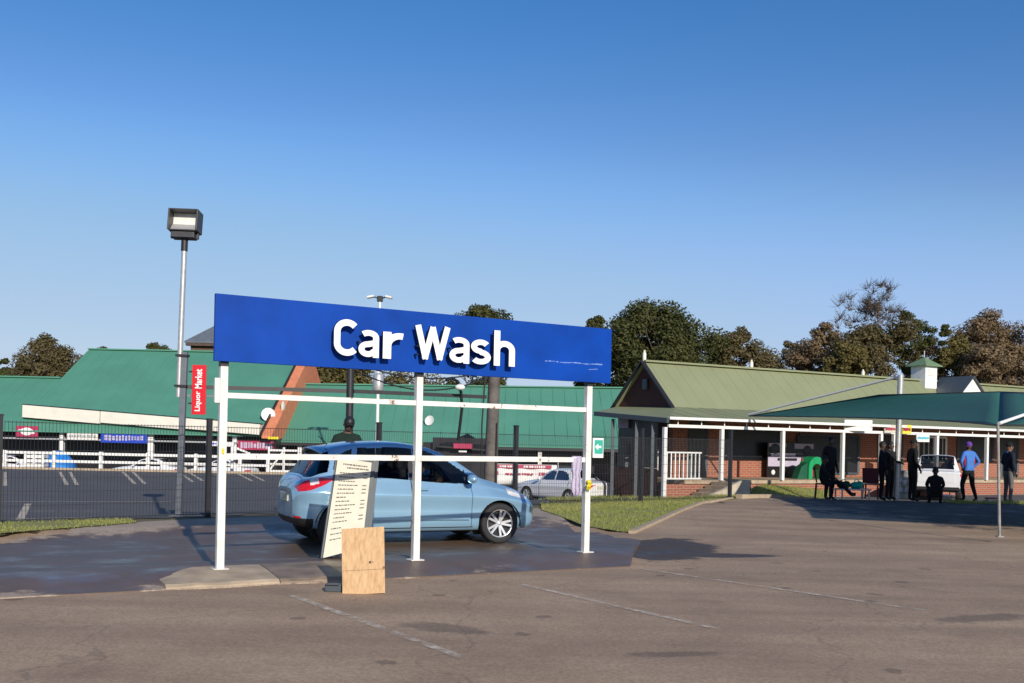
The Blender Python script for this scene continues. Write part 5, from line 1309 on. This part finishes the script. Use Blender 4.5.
# ------------------------------------------------------------------ people
def figure(label, loc_, rz, J, mats, group=None, hat=None, scale=1., cat='person', hairm=None):
    """J: joint positions in metres (figure faces -y). One skin surface for the body, plus head features and fingers."""
    root = thing('person', label, cat, loc_, rz, group); root.scale = (scale,)*3
    V = {k: Vector(v) for k, v in J.items()}
    names = ['pelvis','waist','chest','neck','head']
    E = [('pelvis','waist'),('waist','chest'),('chest','neck'),('neck','skull')]
    rad = dict(pelvis=(.155,.12), waist=(.145,.105), chest=(.165,.115), neck=(.055,.055), skull=(.06,.06))
    V['skull'] = V['neck'].lerp(V['head'], .5)
    for s in ('l','r'):
        E += [('chest','sh_'+s),('sh_'+s,'el_'+s),('el_'+s,'wr_'+s),('wr_'+s,'ha_'+s),('pelvis','hp_'+s),('hp_'+s,'kn_'+s),('kn_'+s,'an_'+s),('an_'+s,'to_'+s)]
        rad.update({'sh_'+s:(.068,.068),'el_'+s:(.047,.047),'wr_'+s:(.031,.031),'ha_'+s:(.036,.024),'hp_'+s:(.098,.098),'kn_'+s:(.066,.066),'an_'+s:(.045,.045),'to_'+s:(.042,.034)})
        V['ha_'+s] = V['wr_'+s] + (V['wr_'+s]-V['el_'+s]).normalized()*.075
    ids = {k: i for i, k in enumerate(['pelvis']+[k for k in rad if k != 'pelvis'])}
    me = bpy.data.meshes.new('body'); me.from_pydata([V[k] for k in ids], [(ids[a], ids[b]) for a, b in E], [])
    ob = bpy.data.objects.new('body', me); COL.objects.link(ob)
    md = ob.modifiers.new('skin', 'SKIN'); sk = me.skin_vertices[0].data
    for k, i in ids.items(): sk[i].radius = rad[k]; sk[i].use_root = (k == 'pelvis')
    ob.modifiers.new('sub', 'SUBSURF').levels = 3
    dg = bpy.context.evaluated_depsgraph_get(); dg.update(); m2 = bpy.data.meshes.new_from_object(ob.evaluated_get(dg)); bpy.data.objects.remove(ob)
    b = MB(); b.v = [tuple(v.co) for v in m2.vertices]; order = ['top','legs','skin','shoes','hair','white']
    segs = [('pelvis','waist','legs'),('waist','chest','top'),('chest','neck','top'),('neck','head','skin')]
    for s in ('l','r'): segs += [('chest','sh_'+s,'top'),('sh_'+s,'el_'+s,'top'),('el_'+s,'wr_'+s,mats.get('forearm','top')),('wr_'+s,'ha_'+s,'skin'),('pelvis','hp_'+s,'legs'),('hp_'+s,'kn_'+s,'legs'),('kn_'+s,'an_'+s,mats.get('shin','legs')),('an_'+s,'to_'+s,'shoes')]
    def near(p):
        best = None
        for a, c, r in segs:
            A, C_ = V[a], V[c]; d = C_-A; t = max(0, min(1, (p-A).dot(d)/max(d.length_squared, 1e-9))); q = (p-A-d*t).length
            if best is None or q < best[0]: best = (q, r, t, a, c)
        return best
    for p in m2.polygons:
        c = Vector(p.center); q = near(c); r = q[1]
        if r == 'legs' and q[3] == 'pelvis' and (c-V['pelvis']).dot((V['waist']-V['pelvis']).normalized()) > -.03: r = 'top'
        if q[3] == 'chest' and q[4] == 'neck' and q[2] > .9 and abs(c.x-V['neck'].x) < .07: r = 'skin'
        if q[3] == 'neck' and (c-V['neck']).length > .085 and c.z < V['neck'].z+.03: r = 'top'
        b.f.append(list(p.vertices)); b.m.append(order.index(r)); b.sm.append(True)
    # head
    h = V['head']; up = (h-V['neck']).normalized(); fw = Vector(J.get('face', (0,-1,0))).normalized(); fw = (fw-up*fw.dot(up)).normalized(); rt = fw.cross(up)
    Mh = Matrix((rt, -fw, up)).transposed()
    def hp(x, y, z): return h + Mh @ Vector((x, y, z))
    b.ball(h, (.074,.094,.118), 2, 10, Mh); b.ball(hp(0,-.035,-.065), (.052,.06,.055), 2, 6, Mh)
    b.prism([hp(-.013,-.088,-.035), hp(.013,-.088,-.035), hp(0,-.086,.018)], fw*.024, 2)
    for s in (-1, 1):
        b.ball(hp(.029*s,-.083,.008), (.014,.010,.009), 5, 4, Mh); b.ball(hp(.029*s,-.091,.008), (.006,.005,.006), 4, 4, Mh); b.ball(hp(.078*s,.005,-.01), (.012,.022,.034), 2, 4, Mh)
    b.box(hp(0,-.092,-.062), (.042,.008,.009), 4, Mh.to_4x4())
    b.ball(hp(0,.012,.026), (.079,.096,.105), 4, 9, Mh) if hat is None else None
    # fingers
    for s in ('l','r'):
        d = (V['ha_'+s]-V['wr_'+s]).normalized(); side = d.cross(Vector((0,-1,.3))).normalized(); cur = side.cross(d).normalized()
        if s == 'r': side = -side
        o = V['ha_'+s]
        for k, ln in enumerate((.068,.078,.072,.055)):
            q = o + side*(-.027+.018*k) ; b.tube([q, q+d*ln*.45-cur*.004, q+d*ln*.8-cur*.02, q+d*ln*.95-cur*.034], [.0095,.0088,.008,.006], 6, 2)
        q = o - d*.035 - side*.03; b.tube([q, q-side*.022+d*.025, q-side*.026+d*.052], [.011,.0095,.007], 6, 2)
    bo = b.build('body', [mats['top'], mats['legs'], mats['skin'], mats['shoes'], hairm or M['hair'], M['white']], root, recalc=False)
    if hat:
        b = MB(); b.ball(hp(0,.008,.035), (.088,.106,.098), 0, 8, Mh)
        if hat[0] == 'cap': b.prism([hp(-.07,-.07,.03), hp(.07,-.07,.03), hp(.055,-.17,.02), hp(-.055,-.17,.02)], up*.012, 0)
        elif hat[0] == 'hat': b.lathe([(.09,0),(.15,-.012),(.15,-.002),(.09,.014)], 18, Matrix.Translation(hp(0,0,.055)) @ Mh.to_4x4())
        b.build('hat', hat[1], root)
    return root
def stand(**kw):
    j = dict(pelvis=(0,0,.95), waist=(0,0,1.10), chest=(0,0,1.33), neck=(0,0,1.50), head=(0,-.02,1.63),
        sh_l=(.18,0,1.41), sh_r=(-.18,0,1.41), el_l=(.24,.03,1.13), el_r=(-.24,.03,1.13), wr_l=(.25,-.05,.89), wr_r=(-.25,-.05,.89),
        hp_l=(.095,0,.90), hp_r=(-.095,0,.90), kn_l=(.11,-.02,.49), kn_r=(-.11,-.02,.49), an_l=(.115,.02,.08), an_r=(-.115,.02,.08), to_l=(.13,-.14,.035), to_r=(-.13,-.14,.035))
    j.update(kw); return j
SK = M['skin']
M['clothblackgreen'] = mat('black_green_cloth', (.006,.02,.014), .95, var=.2, scale=9)
def mk(top, legs, shoes=None, skin=None, **kw): return dict(top=top, legs=legs, shoes=shoes or M['black'], skin=skin or SK, **kw)
p = P(347, 440, 17.0)
figure('person in dark green top and black cap standing behind the blue hatchback', (p.x, p.y, -.02), R(20), stand(el_l=(.27,-.06,1.15), wr_l=(.2,-.26,1.05), el_r=(-.27,-.06,1.15), wr_r=(-.2,-.26,1.08), head=(.02,-.03,1.63)), mk(M['clothblackgreen'], M['clothdark']), hat=('cap', M['black']), scale=1.06)
# occupant of the hatchback, leaning in the driver's seat
seat_w = Vector((cc_.x, cc_.y, -.1)) + fwd*(Lh-1.98) - lft*.36 + Vector((0,0,.55))
figure('person in a bright blue top seated inside the blue hatchback, arm forward', seat_w, ang+PI/2, dict(pelvis=(0,.02,0), waist=(0,.06,.14), chest=(0,.08,.34), neck=(0,.05,.48), head=(0,.0,.60),
    sh_l=(.17,.06,.40), sh_r=(-.17,.06,.40), el_l=(.24,-.14,.26), el_r=(-.22,-.14,.26), wr_l=(.17,-.34,.36), wr_r=(-.12,-.33,.34), hp_l=(.1,-.02,0), hp_r=(-.1,-.02,0), kn_l=(.12,-.40,.06), kn_r=(-.12,-.40,.06), an_l=(.12,-.52,-.18), an_r=(-.12,-.52,-.18), to_l=(.12,-.62,-.2), to_r=(-.12,-.62,-.2)), mk(M['clothblue'], M['clothdark'], forearm='skin', skin=M['skin2']))
# group at right
def pt(x, y): 
    q = G(x, y, -.03); return q
p = P(968, 500, 29.0); p.z = terr(p.x, p.y)
figure('person in bright blue jacket with red side panels and purple cap, walking hands on hips', p, R(200), stand(el_l=(.33,.06,1.16), el_r=(-.33,.06,1.16), wr_l=(.18,-.05,1.0), wr_r=(-.18,-.05,1.0), kn_l=(.10,-.14,.50), an_l=(.10,-.05,.10), to_l=(.11,-.21,.05), kn_r=(-.10,.05,.5), an_r=(-.11,.2,.1), to_r=(-.11,.06,.035)), mk(M['clothblue'], M['clothdark'], M['black']), hat=('beanie', M['purple']))
pr_ = [o for o in COL.objects if o.get('label', '').startswith('person in bright blue jacket')][0]
b = MB(); b.ball((.175,.0,1.2), (.03,.06,.17), n=6); b.ball((-.175,.0,1.2), (.03,.06,.17), n=6); b.build('jacket_panel', M['redcloth'], pr_)
p = P(1008, 501, 29.0); p.z = terr(p.x, p.y)
figure('person in dark jacket and grey trousers with blue collar standing right of the canopy pole', p, R(100), stand(wr_l=(.2,-.2,1.02), el_l=(.26,.02,1.15), to_l=(.13,-.14,.035)), mk(M['clothnavy'], M['clothgrey'], skin=M['skin2']), hat=('cap', M['clothdark']))
pr2 = [o for o in COL.objects if o.get('label', '').startswith('person in dark jacket')][0]
b = MB(); b.lathe([(.075,1.44),(.085,1.47),(.07,1.50)], 14); b.build('collar', M['clothblue'], pr2)
cr_pose = dict(pelvis=(0,.1,.30), waist=(0,.08,.44), chest=(0,-.02,.64), neck=(0,-.07,.80), head=(0,-.11,.93), sh_l=(.16,-.02,.72), sh_r=(-.16,-.02,.72), el_l=(.23,-.16,.52), el_r=(-.23,-.16,.52), wr_l=(.12,-.34,.42), wr_r=(-.12,-.34,.42), hp_l=(.1,.08,.27), hp_r=(-.1,.08,.27), kn_l=(.17,-.25,.46), kn_r=(-.17,-.25,.46), an_l=(.14,-.06,.08), an_r=(-.14,-.06,.08), to_l=(.17,-.22,.035), to_r=(-.17,-.22,.035))
p = pt(935, 504)
figure('person crouching in black behind the white pickup tailgate', p, R(160), cr_pose, mk(M['clothdark'], M['clothdark']), scale=.98)
p = pt(889, 500)
figure('person in dark clothes standing at the drum under the canopy, left of the white pickup', p, R(40), stand(el_l=(.26,-.08,1.15), wr_l=(.14,-.3,1.12)), mk(M['clothdark'], M['clothdark']), scale=.98)
p = P(912, 498, 29.5); p.z = terr(p.x, p.y)
figure('tall person in dark clothes standing between the drum and the white pickup', p, R(95), stand(wr_l=(.1,-.22,1.0), wr_r=(-.2,-.1,.92)), mk(M['clothdark'], M['clothdark']), hat=('cap', M['clothdark']), scale=1.05)
p = P(881, 498, 29.5); p.z = terr(p.x, p.y)
figure('person in navy standing half hidden at the left of the drum group', p, R(70), stand(el_r=(-.26,-.06,1.15), wr_r=(-.12,-.26,1.0)), mk(M['clothnavy'], M['clothdark']))
sit = dict(pelvis=(0,.08,.50), waist=(0,.12,.64), chest=(0,.13,.86), neck=(0,.1,1.02), head=(0,.05,1.15), sh_l=(.18,.12,.93), sh_r=(-.18,.12,.93), el_l=(.24,-.02,.70), el_r=(-.24,-.02,.70), wr_l=(.14,-.22,.62), wr_r=(-.14,-.22,.62), hp_l=(.1,.06,.49), hp_r=(-.1,.06,.49), kn_l=(.14,-.38,.50), kn_r=(-.13,-.38,.50), an_l=(.15,-.72,.16), an_r=(-.13,-.70,.14), to_l=(.16,-.84,.18), to_r=(-.14,-.82,.16))
p = pt(826, 499)
ch_p = p.copy()
figure('person in black sitting on a plastic chair with legs stretched out at the canopy edge', p, R(75), sit, mk(M['clothdark'], M['clothdark']))
p = P(829, 490, 30.3); p.z = terr(p.x, p.y)
figure('tall person in black standing behind the seated person at the canopy edge', p, R(30), stand(), mk(M['clothdark'], M['clothdark']), scale=1.1)
# plastic chair
def chair(label, loc_, rz, m, seat_z=.44):
    t = thing('plastic_chair', label, 'chair', loc_, rz)
    b = MB(); b.box((0,.08,seat_z), (.46,.44,.03), 0, bev=.01); b.build('seat', m, t)
    b = MB(); b.box((0,.31,seat_z+.26), (.46,.03,.46), 0, M=Matrix.Rotation(R(-10), 4, 'X'), bev=.012); b.build('backrest', m, t)
    for x in (-.2,.2):
        for y in (-.1,.28): b = MB(); b.beam((x*1.1,y*1.1,0), (x,y,seat_z-.02), .04, .04); b.build('leg', m, t)
    return t
chair('dark plastic chair under the seated person at the canopy edge', ch_p, R(75), M['clothnavy'])
p = pt(872, 499); chair('maroon plastic chair standing empty left of the drum group', p, R(150), mat('maroon_plastic', (.10,.012,.02), .5))
# bench with goods, drum bin, loose white box
p = pt(852, 499.5); t = thing('low_table', 'low grey table left of the maroon chair under the canopy', 'table', p, R(10))
b = MB(); b.box((0,0,.30), (.95,.5,.04), 0, bev=.008); b.build('tabletop', M['galv'], t)
for x in (-.42,.42):
    for y in (-.2,.2): b = MB(); b.box((x,y,.14), (.04,.04,.28)); b.build('leg', M['galv'], t)
for k, (x, y, m, lab) in enumerate(((-.25,.02,'clothgreen','dark green bag lying on the low table under the canopy'),(.12,0,'teal_sign','teal bundle lying on the low table under the canopy'))):
    q = Vector((p.x, p.y, p.z+.32)) + Vector((x, y, 0)); g = thing('bag', lab, 'bag', q); b = MB(); b.ball((0,0,.09), (.2,.16,.11), n=7); b.ball((.1,.03,.15), (.1,.1,.07), n=6); b.build('sack', M[m], g); b = MB(); b.tube([(-.08,0,.17),(-.03,0,.26),(.04,0,.26),(.09,0,.19)], .012, 6); b.build('handle', M[m], g)
p = pt(906, 499); t = thing('drum_bin', 'grey drum with pale yellow foot band and white knob between the standing figures', 'bin', p)
b = MB(); b.lathe([(0,.01),(.2,.01),(.21,.2),(.22,.22),(.21,.24),(.22,.5),(.23,.52),(.22,.54),(.22,.82),(.235,.84),(.225,.86),(.21,.84),(0,.80)], 20); b.build('drum', M['galv'], t)
b = MB(); b.lathe([(.215,.02),(.218,.17)], 20); b.build('foot_band', M['cream'], t); b = MB(); b.ball((-.14,-.2,.5), (.07,.04,.09), n=6); b.build('knob', M['white'], t)
p = pt(945, 501); t = thing('plastic_basin', 'white plastic basin on the ground beside the crouching person', 'basin', p)
b = MB(); b.lathe([(0,.02),(.16,.02),(.2,.16),(.22,.17),(.21,.18),(.18,.16),(.14,.04),(0,.04)], 18); b.build('bowl', M['white'], t)
for x, y in ((-.2,0),(.2,0)): b = MB(); b.tube([(x,-.05,.165),(x*1.2,-.03,.17),(x*1.2,.03,.17),(x,.05,.165)], .012, 6); b.build('handle', M['white'], t)
p = pt(992, 503); t = thing('shoe_box', 'small pale box on the verge left of the canopy pole', 'box', p)
b = MB(); b.box((0,0,.07), (.32,.2,.12), 0, bev=.01); b.build('box', M['cream'], t); b = MB(); b.box((0,0,.14), (.34,.22,.03), 0, bev=.006); b.build('lid', M['redcloth'], t)
p = pt(800, 500); 
# ------------------------------------------------------------------ trees
def limb_tree(b, base, h, r, rnd, spread=.5, levels=3, bend=.15):
    tips = []
    def grow(p, d, ln, rad, lv):
        pts = [p]; rs = [rad]; q = p.copy(); dd = d.copy()
        for k in range(4):
            dd = (dd + Vector((rnd.uniform(-bend,bend), rnd.uniform(-bend,bend), rnd.uniform(0,bend*.6)))).normalized(); q = q+dd*ln/4; pts.append(q.copy()); rs.append(rad*(1-.13*(k+1)))
        b.tube(pts, rs, 7 if lv == 0 else 5 if lv < 3 else 3, 0, cap=lv < 2)
        if lv >= levels: tips.append(q); return
        n = rnd.choice((2,3,3)) if lv < 2 else rnd.choice((2,2,3))
        for i in range(n):
            a = 2*PI*(i+rnd.uniform(-.3,.3))/n; s = spread*rnd.uniform(.6,1.2)
            x = dd.cross(Vector((.3,.9,.1))).normalized(); y = dd.cross(x)
            nd = (dd+(x*math.cos(a)+y*math.sin(a))*s).normalized()
            grow(pts[-1-rnd.choice((0,0,1))], nd, ln*rnd.uniform(.6,.8), rs[-1]*.72, lv+1)
    grow(Vector(base), Vector((rnd.uniform(-.05,.05),0,1)), h, r, 0)
    return tips
def leaf_cloud(clumps, nleaf, size, rnd, density_gap=.0):
    """leaf quads scattered in a shell of many small clumps"""
    V = []; F = []
    tot = sum(c[1]**2 for c in clumps)
    for c, r, fl in clumps:
        n = int(nleaf*r*r/tot)
        for _ in range(n):
            d = Vector((rnd.gauss(0,1), rnd.gauss(0,1), rnd.gauss(0,1))).normalized(); rr = r*(rnd.random()**.45)
            p = c + Vector((d.x*rr, d.y*rr, d.z*rr*fl))
            a = Vector((rnd.gauss(0,1), rnd.gauss(0,1), rnd.gauss(0,.7))).normalized(); e = a.cross(d+Vector((.01,.02,.3)))
            if e.length < .05: continue
            e.normalize(); s = size*rnd.uniform(.6,1.4); o = len(V)
            V += [p-a*s*.5, p+e*s*.28, p+a*s*.5, p-e*s*.28]; F.append((o,o+1,o+2,o+3))
    return V, F
def tree(name, label, xt, yt, wpx, d, m, n=7000, size=.34, seed=1, sub=26, group='trees behind the shops', flat=.75, base=-1., lumps=None, trunk_r=.3, lean=0):
    """crown top at pixel row yt, centred on column xt, wpx wide, standing at distance d"""
    rnd = random.Random(seed); top = P(xt, yt, d); wid = wpx/1000*d; zb = base
    root = thing(name, label, 'tree', (top.x, d, zb), 0, group)
    H = top.z-zb; cz = H*.62; b = MB()
    tips = limb_tree(b, (0,0,0), H*.36, trunk_r, rnd, .55, 3, .12)
    b.build('trunk', M['bark'], root)
    clumps = []; sub = int(sub*2.1); n = int(n*2.8); size = size*.7
    for k in range(sub):
        a = rnd.uniform(0, 2*PI); u = rnd.random()**.5; el = rnd.uniform(-.35, 1.0)
        env = math.sqrt(max(0, 1-max(0,el)**2*.96))
        rr = wid*rnd.uniform(.085,.17)
        x = math.cos(a)*u*(wid/2-rr*.7)*env; y = math.sin(a)*u*(wid/2-rr*.7)*env*.9; z = cz + el*(H*.38-rr*flat)
        clumps.append((Vector((x,y,z)), rr, flat))
    clumps.append((Vector((rnd.uniform(-.1,.1)*wid,0,H-wid*.12*flat)), wid*.12, flat))
    for lx, ly, lr in (lumps or []):      # extra lumps named by pixel offset
        q = P(lx, ly, d); rr = lr/1000*d; clumps.append((Vector((q.x-top.x, rnd.uniform(-1,1), q.z-zb-rr*flat)), rr, flat))
        for _ in range(4): clumps.append((Vector((q.x-top.x+rnd.uniform(-1,1)*rr, rnd.uniform(-1,1)*rr, q.z-zb-rr*rnd.uniform(.9,2.6))), rr*rnd.uniform(.5,.9), flat))
    V, F = leaf_cloud(clumps, n, size, rnd); c = MB(); c.add(V, F); o = c.build('crown', m, root, recalc=False)
    return root
tree('broadleaf_tree', 'dark green broad crowned tree, the biggest, between signboard and olive roof', 655, 297, 120, 78, M['leaf_dark'], 16000, .36, 11, 40, lumps=[(690,318,26),(620,316,22),(712,325,22),(640,300,22),(612,345,22),(700,345,28)], trunk_r=.45)
tree('broadleaf_tree', 'thin olive brown tree sloping down right of the biggest dark tree', 738, 325, 62, 80, M['leaf_mix'], 6500, .33, 12, 24, lumps=[(768,345,16),(722,330,18)])
tree('broadleaf_tree', 'low dark shrubby tree top showing just over the right end of the signboard', 597, 315, 44, 84, M['leaf_dark'], 3500, .34, 13, 16)
tree('broadleaf_tree', 'dark rounded tree top just above the middle of the signboard', 480, 304, 66, 86, M['leaf_dark'], 6000, .34, 14, 22, lumps=[(500,309,14),(462,310,12)])
tree('broadleaf_tree', 'olive green bushy tree seen under the signboard behind the green roofs', 345, 352, 105, 76, M['leaf_olive'], 9000, .36, 15, 30, lumps=[(400,365,22),(430,372,20)])
tree('broadleaf_tree', 'russet brown dome shaped tree rising alone at far left', 47, 332, 66, 92, M['leaf_mix'], 9000, .34, 16, 28, lumps=[(62,345,18),(34,345,18),(24,358,18),(78,352,12)], flat=.95)
tree('broadleaf_tree', 'dark green tree cut by the left edge of the photo', 2, 358, 36, 90, M['leaf_dark'], 3500, .34, 17, 14)
tree('broadleaf_tree', 'small dark tree top on the green roof ridge left of the lamp post', 155, 342, 40, 96, M['leaf_dark'], 2600, .34, 18, 12, lumps=[(165,345,8)])
tree('broadleaf_tree', 'tiny olive tree top over the left end of the green ridge', 104, 346, 36, 100, M['leaf_olive'], 2200, .34, 19, 12)
tree('autumn_tree', 'reddish brown tree at the left of the autumn trees over the olive roof', 826, 322, 52, 82, M['leaf_brown'], 6500, .32, 21, 24, lumps=[(812,336,16)])
tree('broadleaf_tree', 'green and brown mixed tree below the bare fan shaped tree', 868, 322, 70, 80, M['leaf_mix'], 8500, .33, 22, 28, lumps=[(900,316,16),(850,330,18)])
tree('broadleaf_tree', 'slender dark green tree between the bare tree and the cupola', 908, 310, 44, 84, M['leaf_dark'], 3000, .33, 23, 20, lumps=[(925,318,10)])
tree('autumn_tree', 'golden brown bushy tree right of the white cupola', 955, 334, 62, 78, M['leaf_olive'], 7500, .33, 24, 26, lumps=[(965,345,20)])
tree('autumn_tree', 'rust brown spreading tree at the right edge of the photo', 992, 308, 76, 84, M['leaf_brown'], 8500, .32, 25, 30, lumps=[(1018,318,22),(975,316,14),(1010,335,24)])
tree('broadleaf_tree', 'dark green tree peeping out left of the rust brown tree', 944, 324, 30, 90, M['leaf_dark'], 2000, .33, 26, 12)
tree('autumn_tree', 'sparse pale tree far off between the dark tree and the autumn trees', 790, 340, 34, 100, M['leaf_mix'], 1300, .3, 27, 14)
tree('autumn_tree', 'brown tree beyond the right edge over the olive roof', 1040, 318, 70, 82, M['leaf_brown'], 5000, .33, 28, 24)
tree('autumn_tree', 'low brown tree standing behind the left finial of the olive roof', 800, 345, 60, 86, M['leaf_brown'], 4500, .33, 41, 20)
tree('broadleaf_tree', 'low olive tree in the middle of the autumn trees over the olive roof', 848, 340, 66, 76, M['leaf_olive'], 5000, .33, 42, 22)
tree('autumn_tree', 'low russet tree directly behind the white cupola', 925, 340, 62, 88, M['leaf_brown'], 5000, .33, 43, 22)
tree('autumn_tree', 'low brown tree between the golden tree and the right edge', 988, 342, 70, 75, M['leaf_brown'], 5000, .33, 44, 22)
tree('broadleaf_tree', 'low green brown bush tree under the brown dome at far left', 30, 358, 70, 88, M['leaf_mix'], 4000, .34, 45, 20)
# bare fan shaped tree
rnd = random.Random(33); d = 83; top = P(875, 285, d); root = thing('bare_tree', 'nearly bare fan shaped tree with fine twigs standing above the others at right', 'tree', (top.x, d, -1), 0, 'trees behind the shops')
b = MB(); H = top.z+1
tips = limb_tree(b, (0,0,0), H*.47, .32, rnd, .36, 5, .10)
zmax = max(t.z for t in tips); k = H/zmax; xm = max(abs(t.x) for t in tips); kx = .030*d/xm*1.05
b.v = [(v[0]*kx, v[1]*kx, v[2]*k) for v in b.v]; tips = [Vector((t.x*kx, t.y*kx, t.z*k)) for t in tips]
b.build('trunk', M['bark'], root)
tw = MB()
for t in tips:
    for _ in range(14):
        dd = Vector((rnd.uniform(-.7,.7), rnd.uniform(-.7,.7), rnd.uniform(-.1,1))).normalized(); ln = rnd.uniform(.4,1.0)
        q = t+dd*ln*.5+Vector((rnd.uniform(-.08,.08),0,0)); tw.tube([t, q, t+dd*ln+Vector((0,0,.08))], [.018,.013,.008], 3, 0, cap=False)
tw.build('twigs', M['bark'], root, recalc=False)
V, F = leaf_cloud([(t, .55, .8) for t in tips], 380, .24, rnd); c = MB(); c.add(V, F); c.build('crown', M['leaf_brown'], root, recalc=False)
# ------------------------------------------------------------------ daylight
SUN_EL = R(22.3); sd = Vector((.366, -.93, 0)).normalized()
w = bpy.data.worlds.new('World'); S.world = w; w.use_nodes = True; nt = w.node_tree
bg = nt.nodes['Background']; sky = nt.nodes.new('ShaderNodeTexSky'); sky.sky_type = 'NISHITA'; sky.sun_disc = False
sky.sun_elevation = SUN_EL; sky.sun_rotation = math.atan2(sd.x, sd.y); sky.altitude = 200; sky.air_density = 1.0; sky.dust_density = .5; sky.ozone_density = 2.2
hs = nt.nodes.new('ShaderNodeHueSaturation'); hs.inputs['Saturation'].default_value = 1.36; nt.links.new(sky.outputs[0], hs.inputs['Color']); hs.inputs['Hue'].default_value = .506; vm = nt.nodes.new('ShaderNodeVectorMath'); vm.operation = 'MULTIPLY'; vm.inputs[1].default_value = (1.0,.95,1.02); nt.links.new(hs.outputs[0], vm.inputs[0]); KS = .135
v1 = nt.nodes.new('ShaderNodeVectorMath'); v1.operation = 'SCALE'; v1.inputs['Scale'].default_value = KS; nt.links.new(vm.outputs[0], v1.inputs[0])
cv = nt.nodes.new('ShaderNodeRGBCurve'); cm = cv.mapping; cm.extend = 'HORIZONTAL'
for ch, pts in enumerate((((.06,.069),(.10,.138),(.15,.225),(.22,.31),(.35,.385),(.50,.435),(1,.56)), ((.20,.203),(.30,.315),(.41,.46),(.52,.525),(.70,.575),(.84,.60),(1,.64)), ((.72,.69),(.88,.84),(1,.81)))):
    c = cm.curves[ch]; c.points[0].location = (0, 0); c.points[1].location = pts[-1]
    for p in pts[:-1]: c.points.new(*p)
cm.update(); nt.links.new(v1.outputs[0], cv.inputs['Color'])
v2 = nt.nodes.new('ShaderNodeVectorMath'); v2.operation = 'SCALE'; v2.inputs['Scale'].default_value = 1/KS; nt.links.new(cv.outputs[0], v2.inputs[0])
nt.links.new(v2.outputs[0], bg.inputs[0]); bg.inputs[1].default_value = .135
su = bpy.data.lights.new('sun', 'SUN'); su.energy = 4.5; su.angle = R(.53); su.color = (1.0, .92, .80)
so = bpy.data.objects.new('sun', su); COL.objects.link(so)
dirv = -(sd*math.cos(SUN_EL)+Vector((0,0,math.sin(SUN_EL))))
so.rotation_euler = dirv.to_track_quat('-Z', 'Y').to_euler(); so.location = (20, -40, 40)
vs = S.view_settings; vs.view_transform = 'Standard'; vs.look = 'None'; vs.exposure = 0.0; vs.gamma = 1
S.display_settings.display_device = 'sRGB'
S.cycles.max_bounces = 8; S.cycles.transparent_max_bounces = 16
